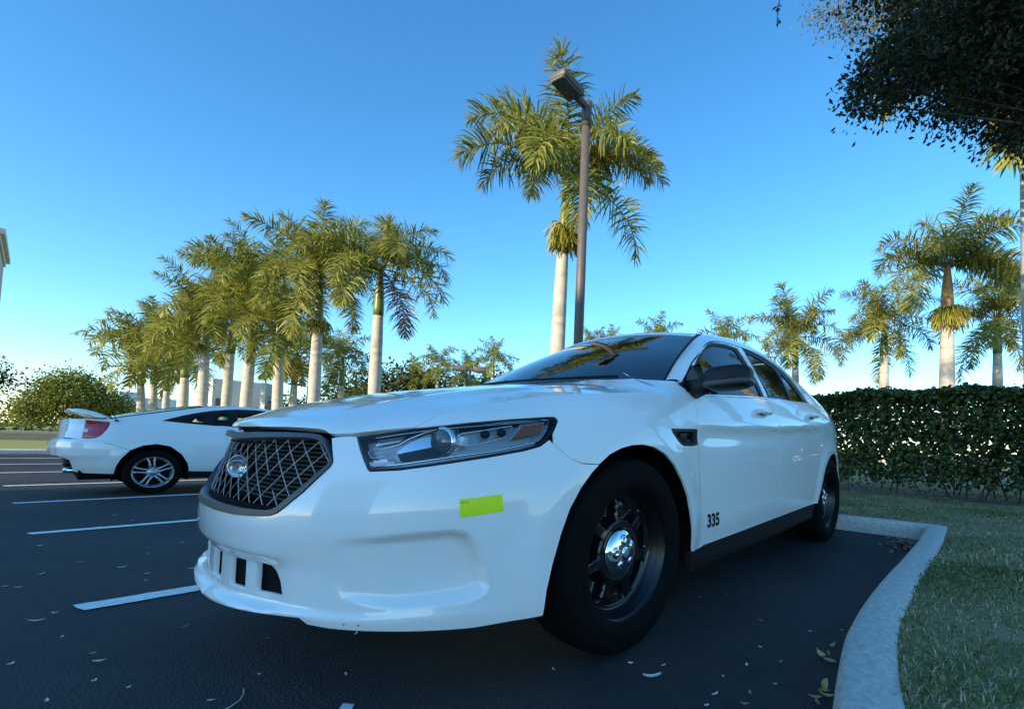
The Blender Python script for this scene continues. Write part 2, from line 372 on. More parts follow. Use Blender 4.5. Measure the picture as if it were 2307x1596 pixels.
# white sunlit building beyond the coupe
t, c = building('white_building', 'white flat fronted building with small dark windows beyond the coupe', [(8.35, 11.9, 46.6, 52, -.06, 4.85)], M_WHITE)
for px_, w_ in ((8.75, .33), (10.55, .33)):
    f = MB().box(np.array([px_, 46.585, 2.95])-c, (w_, .12, .62)).build('window', M_DGLASS, t, smooth=False)
wg = thing('white_wing_wall', 'narrow sunlit white wall beside the white flat fronted building', 'wall', (11.25, 43.6, -.06), math.radians(52))
MB().box((0, 0, 2.33), (1.35, .35, 4.66)).build('wall', M_WHITE, wg, smooth=False); MB().box((.1, .2, 2.7), (.28, .12, 1.0)).build('window', M_DGLASS, wg, smooth=False)
t, c = building('low_white_building', 'long low white building far behind the palm row', [(2.5, 12.0, 88, 98, -.06, 4.7), (6.9, 8.6, 87.6, 92, -.06, 5.3)], M_WHITE)
wl = thing('garden_wall', 'low tan wall with a pale cap across the far lawn', 'wall', (-20, 33, -.06))
MB().box((0, 0, .15), (43, .5, .3)).build('wall', mat('tan_render', (.50, .34, .22), rough=.9, noise=.1, nscale=2), wl, smooth=False)
MB().box((0, 0, .36), (43.1, .62, .12)).build('cap', M_CORN, wl, smooth=False)
# ======================= vegetation =======================
def leafmat(name, c1, c2, trans=.3, rough=.5, spec=.4):
    m = mat(name, c1, rough=rough, col2=c2, island=1, trans=trans, spec=spec); return m
M_FROND = leafmat('palm_leaflet', (.115, .15, .022), (.36, .345, .06), .38, .42)
M_FRONDSUN = leafmat('sunlit_yellow_leaflet', (.24, .20, .03), (.34, .26, .05), .3)  # yellow sunlight on the fronds is put into this leaflet colour
M_DEAD = leafmat('dead_frond', (.20, .12, .07), (.34, .21, .13), .1)
M_ORANGE = leafmat('orange_fruit_strands', (.50, .22, .01), (.62, .33, .03), .1)
M_FRUIT = leafmat('green_fruit_strands', (.20, .20, .025), (.36, .32, .05), .1)
M_SHADEFRUIT = leafmat('shaded_fruit_strands', (.035, .028, .016), (.08, .06, .03), .05)  # shaded copy of the green fruit; its shade is put into the colour
M_RACHIS = mat('frond_stalk', (.17, .19, .05), rough=.5)
M_SHAFT = mat('crownshaft_green', (.13, .17, .035), rough=.4, noise=.2, nscale=3)
M_SHAFTO = mat('crownshaft_orange', (.50, .25, .08), rough=.5, noise=.2, nscale=4)
def trunkmat():
    m = mat('palm_trunk_grey', (.46, .42, .36), rough=.9, bump=.35, bscale=25); n = m.node_tree.nodes; L = m.node_tree.links; p = n['Principled BSDF']
    tc = n.new('ShaderNodeTexCoord'); mp = n.new('ShaderNodeMapping'); mp.inputs['Scale'].default_value = (1.6, 1.6, 5); L.new(tc.outputs['Object'], mp.inputs[0])
    t = n.new('ShaderNodeTexNoise'); t.inputs['Scale'].default_value = 1.5; t.inputs['Detail'].default_value = 9; L.new(mp.outputs[0], t.inputs['Vector'])
    r = n.new('ShaderNodeValToRGB'); r.color_ramp.elements[0].position = .32; r.color_ramp.elements[0].color = (.35, .315, .26, 1); r.color_ramp.elements[1].position = .56; r.color_ramp.elements[1].color = (.50, .455, .385, 1)
    L.new(t.outputs[0], r.inputs[0]); L.new(r.outputs[0], p.inputs['Base Color']); return m
M_TRUNK = trunkmat()
M_BARK = mat('dark_bark', (.07, .055, .04), rough=.95, noise=.4, nscale=12, bump=.6, bscale=30)
def frond_mesh(a0, a1, L=3., n=46, ll=.72, seed=0, w=.034, plume=.55, name='frond'):
    """a feather frond arching in XZ from elevation a0 to a1 (degrees)"""
    r = np.random.default_rng(seed); m = 26; s = np.linspace(0, 1, m)
    el = np.radians(a0+(a1-a0)*s**1.25); d = L/(m-1)
    X = np.r_[0, np.cumsum(np.cos(el[:-1])*d)]; Z = np.r_[0, np.cumsum(np.sin(el[:-1])*d)]
    yw = .10*L*np.sin(s*2.2)*r.normal(0, .6)
    P = np.stack([X, yw, Z], 1); b = MB(); b.tube(P, np.interp(s, [0, .2, 1], [.036, .022, .004])*L/3, 5)
    V = []; Q = []; T = []
    for k in range(n):
        for sd in (-1, 1):
            t = .10+.90*((k+r.uniform(-.3, .3)+.5)/n); t = min(.999, t)
            p = np.array([np.interp(t, s, P[:, i]) for i in range(3)]); e = np.interp(t, s, el)
            tan = np.array([math.cos(e), 0, math.sin(e)]); up = np.array([-math.sin(e), 0, math.cos(e)]); side = np.array([0, sd, 0.])
            lg = ll*L/3*np.interp(t, [0.08, .22, .55, .85, 1.], [.45, .92, 1., .72, .34])*r.uniform(.8, 1.12)
            ph = r.normal(0.05, plume); fw = np.interp(t, [.1, .7, 1], [.25, .45, 1.2])+r.normal(0, .14)
            dr = side*math.cos(ph)+up*math.sin(ph)+tan*fw; dr /= np.linalg.norm(dr)
            q = [p]; dd = dr.copy(); sag = r.uniform(.45, 1.05)
            for i in range(3):
                q.append(q[-1]+dd*lg/3); dd = dd+np.array([0, 0, -sag*(.35+.35*i)]); dd /= np.linalg.norm(dd)
            q = np.array(q); wv = np.cross(dr, up+.2*tan+r.normal(0, .25, 3)); wv /= max(np.linalg.norm(wv), 1e-6); ww = w*L/3*r.uniform(.8, 1.2)
            o = len(V); V += [q[0]-wv*ww*.35, q[0]+wv*ww*.35, q[1]-wv*ww*.55, q[1]+wv*ww*.55, q[2]-wv*ww*.42, q[2]+wv*ww*.42, q[3]]
            Q += [(o, o+1, o+3, o+2), (o+2, o+3, o+5, o+4)]; T += [(o+4, o+5, o+6)]
    me1 = mesh(name, np.vstack(b.V), [np.vstack(b.Q), np.vstack(b.T)])
    b.add(V, Q, T); F = [np.vstack(b.Q), np.vstack(b.T)]
    me = mesh(name, np.vstack(b.V), F, smooth=False)
    return me
FR = [(82, 28), (70, -12), (56, -44), (38, -66), (14, -84), (-14, -90), (-46, -94), (68, 22), (84, -30)]
FRONDS = {}
def get_frond(i, v, lo=False, material=None):
    k = (i, v, lo, material.name if material else '')
    if k not in FRONDS:
        a0, a1 = FR[i]
        me = frond_mesh(a0, a1, 3., 48 if lo else 92, .86, 100*i+v+(50 if lo else 0), w=.062 if lo else .040, plume=.75)
        me.materials.append(material or M_FROND); FRONDS[k] = me
    return FRONDS[k]
def fruit_mesh(seed, ns=170, L=.8, R=.34):
    r = np.random.default_rng(seed); V = []; Q = []
    for k in range(ns):
        a = r.uniform(0, 2*np.pi); p = np.array([0, 0, 0.]); rr = R*math.sqrt(r.uniform(.05, 1))
        d = np.array([math.cos(a)*rr*2.2, math.sin(a)*rr*2.2, r.uniform(-.1, .55)]); P = [p]
        for i in range(5): P.append(P[-1]+d*L/5); d = d*.78+np.array([0, 0, -.34])+r.normal(0, .10, 3)
        P = np.array(P); wv = r.normal(0, 1, 3); wv /= np.linalg.norm(wv); w = .017
        for i in range(5):
            o = len(V); ww = w*(1.3-.15*i); V += [P[i]-wv*ww, P[i]+wv*ww, P[i+1]+wv*ww, P[i+1]-wv*ww]; Q.append((o, o+1, o+2, o+3))
    return mesh('fruit_cluster', V, np.array(Q), smooth=False)
FRUITS = {}
def palm(label, base, zj, zo, L, r, seed, group, lo=False, org=None, shaftmat=None, fruit=(), dead=(), nf=18, ground=-.1, yellow=(), crown=None):
    """base (x,y), zj: trunk top, zo: where the fronds spring, L frond length, r trunk radius"""
    rg = random.Random(seed); t = thing('royal_palm', label, 'palm', (base[0], base[1], ground), group=group)
    ox, oy = ((org[0]-base[0]), (org[1]-base[1])) if org else (0, 0); H = zj-ground; O = zo-ground
    def cx(z): q = max(0., z/O); return ox*q*q, oy*q*q
    z = np.linspace(0, H, 22); nr = 20; P = []
    rad = r*np.interp(z/H, [0, .06, .25, .55, .85, 1], [1.35, 1.05, 1.0, 1.12, .98, .86])
    P = np.stack([[cx(a)[0] for a in z], [cx(a)[1] for a in z], z], 1)
    MB().tube(P, rad, 20).build('trunk', M_TRUNK, t)
    z2 = np.linspace(H-.02, O+.12, 9); q = (z2-z2[0])/(z2[-1]-z2[0])
    P2 = np.stack([[cx(a)[0] for a in z2], [cx(a)[1] for a in z2], z2], 1)
    MB().tube(P2, r*np.interp(q, [0, .12, .5, 1], [.90, .96, .78, .34]), 16).build('crownshaft', shaftmat or M_SHAFT, t)
    oz = np.array([*cx(O), O]); a = rg.uniform(0, 360)
    if crown: nf = len(crown)
    for k in range(nf):
        q = k/(nf-1); i = crown[k][1] if crown else min(6, int(.2+q*6.3+rg.uniform(-.35, .35))); i = max(0, i); q = min(i, 6)/6*(i < 7) if crown else q
        o = bpy.data.objects.new('frond', get_frond(i, rg.randrange(2), lo, M_DEAD if k in dead else (M_FRONDSUN if k in yellow else None))); COL.objects.link(o); o.parent = t
        a = crown[k][0]+rg.uniform(-5, 5) if crown else a+137.5+rg.uniform(-14, 14)
        o.location = oz+np.array([math.cos(math.radians(a))*.12, math.sin(math.radians(a))*.12, .10-.26*q])
        s = L/3*rg.uniform(.88, 1.08)*(1 if k not in dead else .95)
        o.scale = (s, s, s); o.rotation_euler = (math.radians(rg.uniform(-14, 14)), math.radians(rg.uniform(-5, 5)), math.radians(a))
    for (ang, kind, sc, dz) in fruit:
        m = {'g': M_FRUIT, 'o': M_ORANGE, 'd': M_SHADEFRUIT}[kind]; key = (kind, int(ang) % 2)
        if key not in FRUITS: me = fruit_mesh(len(FRUITS)+3); me.materials.append(m); FRUITS[key] = me
        o = bpy.data.objects.new('fruit_cluster', FRUITS[key]); COL.objects.link(o); o.parent = t; A = math.radians(ang)
        o.location = (cx(H)[0]+math.cos(A)*r*.9, cx(H)[1]+math.sin(A)*r*.9, H+dz); o.scale = (sc, sc, sc*1.1); o.rotation_euler = (0, 0, A)
    return t
ROW = 'royal palms in the receding row behind the coupe'; RT = 'royal palms behind the hedge'; FAR = 'far palms showing over the car roof and bonnet'
palm('tall royal palm right behind the lamp post, with green fruit bunches, one darkened for shade', (8.56, 7.31), 6.06, 8.25, 3.05, .185, 11, None, org=(8.54, 7.15), fruit=((232, 'g', 1.25, .62), (200, 'g', 1.0, .45), (265, 'g', 1.0, .40), (-40, 'd', 1.1, .45)), crown=[(215, 8), (45, 8), (122, 7), (140, 2), (126, 3), (-55, 7), (-42, 2), (-50, 3), (-62, 3), (-58, 5), (222, 4), (188, 3), (262, 3), (70, 2), (10, 2), (236, 5), (150, 3), (-20, 2)])
palm('nearest palm of the receding row, with a dead pinkish frond hanging on its right', (7.98, 17.04), 5.55, 7.5, 3.05, .21, 22, ROW, org=(7.86, 16.85), dead=(14,), crown=[(60, 0), (128, 1), (150, 2), (-50, 1), (-45, 2), (-52, 3), (-60, 4), (-48, 5), (215, 4), (225, 5), (205, 5), (170, 3), (130, 3), (262, 3), (-78, 6), (20, 2), (100, 2), (250, 2)])
palm('palm second nearest in the receding row, its green crownshaft and yellowish fruit showing', (6.85, 20.04), 5.18, 7.55, 2.9, .205, 33, ROW, org=(6.73, 19.87), fruit=((210, 'g', 1.0, .2), (330, 'g', 1.0, .2)), nf=21)
palm('shorter palm standing just left of the palm with the green crownshaft', (6.57, 23.6), 4.19, 5.7, 2.7, .20, 44, ROW, org=(6.39, 23.64), nf=15)
palm('tall palm in the row rising directly behind the right end of the white building', (5.76, 25.4), 4.53, 7.6, 3.05, .215, 55, ROW, org=(5.85, 24.97), nf=21)
palm('palm in the row rising behind the middle of the white building', (5.81, 29.32), 4.81, 7.9, 3.1, .20, 66, ROW, org=(5.88, 28.91), nf=21)
palm('palm in the row just left of the white building', (4.71, 28.32), 4.74, 6.3, 2.9, .205, 77, ROW, org=(4.57, 28.27), fruit=((210, 'g', .9, .1),), nf=15)
palm('palm in the row above the coupe roof, second left of the white building', (4.62, 32.46), 3.54, 5.5, 2.9, .205, 88, ROW, org=(4.53, 32.38), nf=15, dead=(15,))
palm('thin palm with a brown hanging frond near the far end of the row', (4.63, 38.09), 3.04, 5.3, 2.9, .17, 99, ROW, lo=True, org=(4.56, 37.96), dead=(12, 14), nf=18)
palm('palm second from the far left end of the row', (4.28, 40.09), 3.52, 6.3, 3.2, .20, 110, ROW, lo=True, org=(4.14, 40.02), nf=15)
palm('palm at the far left end of the row, with a reddish dead frond', (3.98, 42.07), 3.5, 5.8, 3.3, .20, 121, ROW, lo=True, org=(3.63, 42.3), dead=(14,), nf=15)
palm('dark shaded palm seen between the two nearest trunks of the row', (15.13, 39.23), 4.7, 7.0, 3.1, .22, 132, ROW, lo=True, nf=18)
palm('palm with a bright orange fruit bunch behind the second nearest trunk of the row', (11.32, 37.63), 4.2, 6.9, 3.2, .23, 143, ROW, lo=True, fruit=((215, 'o', 2.3, 1.6), (300, 'o', 2.0, 1.5)), nf=18)
palm('large palm behind the hedge with an orange crownshaft and a yellow fruit skirt', (21.63, -.93), 6.37, 8.15, 3.0, .235, 154, RT, org=(21.43, -.94), shaftmat=M_SHAFTO, fruit=((200, 'g', 1.55, -.05), (140, 'g', 1.3, -.05), (260, 'g', 1.3, -.05), (20, 'g', 1.2, 0)), crown=[(210, 0), (40, 0), (128, 2), (120, 3), (140, 4), (-50, 1), (-45, 2), (-55, 3), (-40, 3), (170, 3), (250, 2), (265, 4), (225, 2), (20, 2), (80, 2), (-70, 4), (155, 5), (-52, 4)])
palm('palm behind the hedge between the large orange shafted palm and the car roof', (26.99, 1.97), 5.82, 7.35, 2.85, .22, 165, RT, org=(26.84, 1.97), nf=18)
palm('smaller palm rising just over the rear roof of the sedan', (25.12, 5.86), 5.3, 6.9, 2.75, .19, 176, RT, org=(25.0, 5.9), nf=18, dead=(13,))
palm('palm behind the hedge right of the large orange shafted palm', (29.37, -2.61), 5.9, 7.7, 3.1, .21, 187, RT, org=(29.2, -2.61), nf=18)
palm('palm at the right edge whose fronds hang below the dark tree', (12.24, -2.86), 7.16, 9.15, 3.5, .20, 198, RT, org=(11.9, -2.70), yellow=(3, 8, 11), crown=[(128, 0), (150, 1), (120, 1), (130, 2), (140, 7), (112, 3), (170, 2), (200, 3), (215, 4), (230, 3), (260, 2), (160, 5), (300, 3), (20, 2), (60, 2), (185, 6)])
for lb, bx_, zj, zo, L in (('far palm peeking over the middle of the sedan roof', (30.1, 12.3), 6.6, 8.35, 2.5), ('far palm peeking over the top of the windshield', (32.8, 20.0), 8.2, 9.9, 2.6), ('small far palm just right of the lamp post base', (36.5, 28.07), 9.2, 10.8, 2.5), ('small far palm just left of the lamp post base', (33.9, 28.3), 8.6, 10.1, 2.4),
        ('far palm above the middle of the bonnet, right of the double lamp', (27.1, 35.2), 6.7, 8.4, 2.6), ('far palm left of the double lamp over the bonnet', (24.85, 41.3), 6.4, 8.0, 2.6), ('low far palm behind the double lamp', (27.8, 40.8), 6.3, 7.7, 2.5), ('low far palm above the bonnet nearest the palm row', (25.1, 45.8), 5.6, 7.2, 2.7)):
    palm(lb, bx_, zj, zo, L, .19, int(zo*100), FAR, lo=True, nf=15)
# ---- broadleaf crowns made of many leaf faces ----
def leaf_cloud(ells, n, size, seed, clump=14, cr=.16, shell=.6, flat=.5, aspect=.55):
    """leaves in clumps inside ellipsoids (cx,cy,cz,rx,ry,rz); returns verts and quads (two per folded leaf)"""
    r = np.random.default_rng(seed); E = np.array(ells, float); w = (E[:, 3]*E[:, 4]*E[:, 5])**.6; w /= w.sum()
    nc = n//clump; k = r.choice(len(E), nc, p=w); d = r.normal(0, 1, (nc, 3)); d /= np.linalg.norm(d, axis=1)[:, None]
    rad = (shell+(1-shell)*r.random(nc)**.6)*np.where(r.random(nc) < .28, r.random(nc)**.33, 1.)
    C = E[k, :3]+d*rad[:, None]*E[k, 3:]*r.uniform(.85, 1.12, nc)[:, None]
    c = np.repeat(C, clump, 0); m = len(c); p = c+r.normal(0, 1, (m, 3))*cr*np.repeat(r.uniform(.6, 1.3, nc), clump)[:, None]
    ax = r.normal(0, 1, (m, 3)); ax[:, 2] -= flat; ax += .8*(p-c)/cr; ax /= np.linalg.norm(ax, axis=1)[:, None]
    sd = np.cross(ax, r.normal(0, 1, (m, 3))); sd /= np.linalg.norm(sd, axis=1)[:, None]; nn = np.cross(ax, sd)
    s = (size*r.uniform(.65, 1.25, m))[:, None]; h = s*aspect*.5
    V = np.stack([p, p+ax*s*.55+sd*h+nn*h*.35, p+ax*s, p+ax*s*.55-sd*h+nn*h*.35, p+ax*s*.5], 1)
    i = np.arange(m)*5
    return V.reshape(-1, 3), np.vstack([np.stack([i, i+1, i+2, i+4], 1), np.stack([i, i+4, i+2, i+3], 1)]), C
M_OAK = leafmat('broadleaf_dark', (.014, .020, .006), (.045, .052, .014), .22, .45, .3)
M_HEDGE = leafmat('hedge_leaf', (.035, .060, .012), (.10, .13, .028), .2, .32, .5)
M_BUSHG = leafmat('bush_leaf', (.10, .14, .022), (.25, .27, .045), .3, .5)
M_BUSHD = leafmat('dark_bush_leaf', (.025, .04, .010), (.06, .08, .02), .25, .5)
cp = np.array(CAM_POS)
def near(p, k): return tuple(cp+(np.array(p)-cp)*k)
oak = thing('broadleaf_tree', 'dark leafy tree overhanging the upper right corner', 'tree', (5.9, -3.6, LAWN_Z))
ob = np.array([5.9, -3.6, LAWN_Z])
OE = [((7.9, -2.35, 6.75), 1.44), ((6.96, -1.63, 6.40), .78), ((6.43, -1.24, 5.66), .66), ((6.01, -.87, 5.21), .50), ((5.71, -.63, 4.85), .24), ((6.85, -1.59, 5.42), .68), ((7.67, -2.15, 5.68), .85), ((7.73, -2.34, 4.95), .32), ((6.69, -.93, 7.95), 1.1), ((7.66, -2.16, 8.2), 1.75), ((8.55, -3.13, 6.3), 1.6), ((7.4, -1.9, 6.0), .8)]
ells = []
for p, r_ in OE:
    q = np.array(near(p, .62))+np.array([.05, -.06, .19]); r_ *= .92; ells.append((*(q-ob), r_*.62*1.0, r_*.62*1.0, r_*.62*.95))
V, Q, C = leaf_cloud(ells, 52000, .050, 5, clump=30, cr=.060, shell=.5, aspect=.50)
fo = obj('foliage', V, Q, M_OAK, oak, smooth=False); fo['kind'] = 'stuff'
tb = MB(); tb.tube([(0, 0, -.05), (.03, .02, 1.2), (-.05, .1, 2.4), (-.1, .3, 3.2)], [.19, .15, .13, .11], 12)
tw = MB()
for q in ells[:13]:
    a = np.array([-.08, .25, 3.0]); e_ = np.array(q[:3]); mid = (a+e_)/2+np.array([0, 0, .25]); tb.tube([a, mid, e_], [.02, .012, .004], 6)
rr_ = np.random.default_rng(4)
for c_ in C[::5]:
    k = ((np.array(ells)[:, :3]-c_)**2).sum(1).argmin(); tw.tube([np.array(ells[k][:3])*.6+c_*.4, c_+rr_.normal(0, .03, 3)], [.006, .002], 3, cap=False)
tb.build('trunk', M_BARK, oak); tag(tw.build('twigs', M_BARK, oak), kind='stuff')
# hanging sprig and the sunlit branch tip belong to the same tree
def sprig(P, n, size, seed):
    r = np.random.default_rng(seed); P = resample(P, .02); V = []; Q = []
    for k in range(n):
        c_ = P[r.integers(len(P))]; ax = r.normal(0, 1, 3)+np.array([0, 0, -.7]); ax /= np.linalg.norm(ax); sd = np.cross(ax, r.normal(0, 1, 3)); sd /= np.linalg.norm(sd); s = size*r.uniform(.7, 1.2)
        o = len(V); V += [c_, c_+ax*s*.55+sd*s*.22, c_+ax*s, c_+ax*s*.55-sd*s*.22]; Q.append((o, o+1, o+2, o+3))
    return V, Q
b_ = MB()
sp = [near(p, .62) for p in ((5.0, -.25, 6.6), (4.78, -.12, 6.15), (4.73, -.10, 5.93), (4.72, -.10, 5.72))]
V, Q = sprig(np.array(sp)-ob, 34, .05, 3); b_.add(V, Q); b_.tube(np.array(sp)-ob, .003, 4)
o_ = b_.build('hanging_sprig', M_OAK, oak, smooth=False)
lit = thing('broadleaf_tree', 'sunlit olive branch tips showing left of the dark leafy tree', 'tree', (9.8, -3.9, LAWN_Z)); lb_ = np.array([9.8, -3.9, LAWN_Z])
LE = [((6.35, -.06, 7.12), .16, .34), ((6.52, -.25, 7.14), .26, .3), ((6.75, -.55, 7.10), .42, .36), ((7.1, -.95, 7.2), .6, .5), ((7.4, -1.45, 6.3), .5, .5), ((7.7, -1.9, 7.2), .9, .9)]
V, Q, C2 = leaf_cloud([(*(np.array(p)*1.12-cp*.12-lb_), a, a, a*.7) for p, a, h in LE], 7000, .06, 9, clump=12, cr=.10, shell=.3, aspect=.4)
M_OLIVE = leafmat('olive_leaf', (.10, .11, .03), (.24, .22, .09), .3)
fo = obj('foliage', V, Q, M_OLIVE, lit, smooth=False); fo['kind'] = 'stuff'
tb = MB(); tb.tube([(0, 0, 0), (-.2, .3, 3), (-.9, 1.1, 5.2), (-2.2, 2.4, 6.7)], [.16, .12, .07, .02], 8); tb.build('trunk', M_BARK, lit)
# ---- clipped hedge ----
hd = thing('hedge', 'clipped dark green hedge behind the sedan and the grass strip', 'hedge', (8.45, -2, LAWN_Z))
r_ = np.random.default_rng(21); n = 100000
yy = r_.uniform(-8, 5.4, n); zz = 1.60*r_.random(n)**.82+.10; dep_ = .82*r_.random(n)**1.5
side = r_.random(n) < .12; xx = np.where(side, r_.uniform(-.4, .45, n), -.42+dep_)
xx = xx-.017*yy*0+.05*np.sin(yy*2.3)+.04*np.sin(yy*5.1+zz*3)
top = 1.60+.03*np.sin(yy*1.9)+.03*np.sin(yy*4.7+1)+.05*(r_.random(n) < .05); zz = np.where(r_.random(n) < .22, top-.10*r_.random(n)**2, np.minimum(zz, top))
keep = ~((zz < .55) & (r_.random(n) < .25*(1-zz/.60))) & ~((zz < .95) & (np.sin(yy*7.3+zz*9)+np.sin(yy*13.1-zz*5) > 1.45) & (r_.random(n) < .6)) & ~((zz < .22) & (r_.random(n) < .7))
xx, yy, zz = xx[keep], yy[keep], zz[keep]; m = len(xx); p = np.stack([xx, yy, zz], 1)
ax = r_.normal(0, 1, (m, 3)); ax[:, 2] += .55; ax /= np.linalg.norm(ax, axis=1)[:, None]; nn = r_.normal(0, 1, (m, 3)); nn[:, 0] -= .9; nn[:, 2] += .45; sd = np.cross(ax, nn); sd /= np.linalg.norm(sd, axis=1)[:, None]; nn = np.cross(sd, ax)
s = (r_.uniform(.05, .085, m))[:, None]; h = s*.36
V = np.stack([p, p+ax*s*.35+sd*h*.8+nn*h*.25, p+ax*s*.75+sd*h+nn*h*.3, p+ax*s, p+ax*s*.75-sd*h+nn*h*.3, p+ax*s*.35-sd*h*.8+nn*h*.25], 1); i = np.arange(m)*6
fo = obj('foliage', V.reshape(-1, 3), np.vstack([np.stack([i, i+1, i+2, i+3], 1), np.stack([i, i+3, i+4, i+5], 1)]), M_HEDGE, hd, smooth=False); fo['kind'] = 'stuff'
tb = MB()
for k in range(90):
    y0 = r_.uniform(-8, 5.3); x0 = r_.uniform(-.2, .3)
    tb.tube([(x0, y0, -.02), (x0+r_.normal(0, .06), y0+r_.normal(0, .1), .5), (x0+r_.normal(0, .12), y0+r_.normal(0, .2), 1.15)], [.013, .010, .005], 5, cap=False)
tag(tb.build('stems', M_BARK, hd), kind='stuff')
# wispy shoots on top
V, Q = [], []
for k in range(26):
    y0 = r_.choice([.35, -.55, .1, -1.3, -2.4])+r_.normal(0, .22); P = np.array([(r_.uniform(-.2, .2), y0, 1.5), (r_.uniform(-.2, .2), y0+r_.normal(0, .05), 1.68+.12*r_.random())]); v, q = sprig(P, 7, .05, int(k)); Q += [tuple(np.array(a)+len(V)) for a in q]; V += v
so_ = obj('shoots', V, np.array(Q), M_BUSHG, hd, smooth=False); so_['kind'] = 'stuff'
# ---- far broadleaf trees ----
def bushtree(label, base, ells, n, size, m, seed, trunk_r, th):
    t = thing('broadleaf_tree', label, 'tree', base); b = np.array(base)
    V, Q, C = leaf_cloud([(*(np.array(e[:3])-b), *e[3:]) for e in ells], n, size, seed, clump=18, cr=size*1.7, shell=.72, aspect=.6)
    fo = obj('foliage', V, Q, m, t, smooth=False); fo['kind'] = 'stuff'
    tb = MB(); tb.tube([(0, 0, 0), (.1, 0, th*.6), (.1, 0, th)], [trunk_r, trunk_r*.8, trunk_r*.6], 8)
    for e in ells: tb.tube([(.1, 0, th*.7), tuple(np.array(e[:3])-b)], [trunk_r*.5, trunk_r*.15], 5, cap=False)
    tb.build('trunk', mat(f'pale_bark_{seed}', (.36, .29, .2), rough=.9), t)
bushtree('round bright green tree beyond the coupe at the left', (1.0, 54, -.06), [(1.4, 54, 2.9, 2.0, 2, 1.7), (-.1, 54, 2.3, 1.1, 1.5, 1.3), (3.0, 54, 2.4, 1.2, 1.5, 1.4), (1.2, 54, 3.9, 1.5, 1.5, .85), (4.0, 54, 1.7, .8, 1, .9), (-.9, 54, 1.5, .7, 1, .7)], 14000, .22, M_BUSHG, 31, .16, 2.0)
bushtree('dark tree cut by the left edge below the building corner', (-2.6, 40, -.06), [(-3.2, 40, 3.3, 1.6, 2, .9), (-1.75, 40, 3.1, .55, .8, .4), (-3.3, 40, 2.3, 1.6, 2, .8), (-4.6, 40, 3.9, 1.7, 2, 1.2)], 7000, .16, M_BUSHD, 32, .2, 2.2)
bushtree('dark rounded tree clump over the bonnet beside the far palms', (25, 47.5, -.06), [(25, 48.5, 6.0, 4.5, 4, 2.0), (29, 46, 6.0, 4, 3, 1.7), (21.5, 51, 5.2, 3.5, 3, 1.5), (33, 42, 6.3, 3.5, 3, 1.8)], 9000, .42, M_BUSHD, 33, .3, 4)
bushtree('low green shrub mass between the white wing wall and the palm trunks', (12.4, 42.5, -.06), [(12.6, 42.5, 2.3, 1.3, 1.2, 1.2), (14.4, 42.5, 2.5, 1.5, 1.2, 1.0), (17.5, 42, 3.4, 2.2, 1.5, 1.3)], 4500, .25, M_BUSHG, 34, .1, 1.6)
bushtree('low hedge of shrubs across the far lawn at the left', (-3, 62, -.06), [(-14+2.4*k, 62+.4*math.sin(k), .9, 1.7, 1.2, .8+.15*math.sin(2*k)) for k in range(10)], 6000, .3, M_BUSHG, 35, .08, .6)
# ======================= lamp posts =======================
M_POLE = mat('bronze_pole_paint', (.105, .088, .072), rough=.5, noise=.08, nscale=10)
lp = thing('lamp_post', 'tall brown lamp post with a flat rectangular head behind the sedan', 'street lamp', (5.74, 3.84, -.06))
MB().tube([(0, 0, 0), (-.02, -.015, 3.5), (-.05, -.03, 6.72)], [.095, .088, .080], 20).build('pole', M_POLE, lp)
MB().lathe([(.17, 0), (.17, .02), (.12, .10), (.105, .12)], 24).build('base_cover', M_POLE, lp)
MB().tube([(-.05, -.03, 6.70), (-.05, -.03, 7.18)], .094, 18).build('collar', M_POLE, lp)
ar = math.radians(186); R_ = np.array([[math.cos(ar), -math.sin(ar), 0], [math.sin(ar), math.cos(ar), 0], [0, 0, 1]])
MB().box(np.array([-.05, -.03, 7.08])+R_@np.array([.20, 0, 0]), (.30, .10, .12), R_, .02).build('arm', M_POLE, lp)
hc = np.array([-.05, -.03, 7.10])+R_@np.array([.60, 0, 0])
hd_ = MB().box(hc, (.58, .36, .135), R_, .03).build('lamp_head', M_POLE, lp)
ln = MB().box(hc-np.array([0, 0, .071])+R_@np.array([.02, 0, 0]), (.46, .27, .012), R_).build('led_panel', mat('led_panel_grey', (.05, .055, .055), rough=.35), lp, smooth=False)
fb = MB()
for k in range(3):
    for j in range(6): fb.box(hc-np.array([0, 0, .080])+R_@np.array([-.14+.16*k+.02, -.105+.042*j, 0]), (.115, .011, .012), R_)
fb.build('led_strips', mat('led_strip', (.22, .23, .22), rough=.3), lp, smooth=False)
fb = MB()
for k in range(4): fb.box(hc-np.array([0, 0, .079])+R_@np.array([-.22+.16*k+.02, 0, 0]), (.012, .28, .014), R_)
for s_ in (-1, 1): fb.box(hc-np.array([0, 0, .079])+R_@np.array([.02, .140*s_, 0]), (.46, .012, .014), R_)
fb.build('led_frame', mat('led_frame_grey', (.25, .25, .24), rough=.4), lp, smooth=False)
l2 = thing('lamp_post', 'small double headed lamp post among the far palms over the bonnet', 'street lamp', (20.5, 29.2, -.06))
MB().tube([(0, 0, 0), (0, 0, 6.05)], .09, 10).build('pole', M_POLE, l2)
for s_ in (-1, 1):
    a = math.radians(-40); MB().box((s_*.72*math.cos(a), s_*.72*math.sin(a), 6.2), (1.0, .5, .42), [[math.cos(a), -math.sin(a), 0], [math.sin(a), math.cos(a), 0], [0, 0, 1]], .05).build('lamp_head', M_POLE, l2)
MB().tube([(-.4*math.cos(a), -.4*math.sin(a), 6.1), (.4*math.cos(a), .4*math.sin(a), 6.1)], .05, 8).build('arm', M_POLE, l2)
l3 = thing('lamp_post', 'far lamp head peeking out behind the second nearest trunk of the palm row', 'street lamp', (13.3, 41.0, -.06))
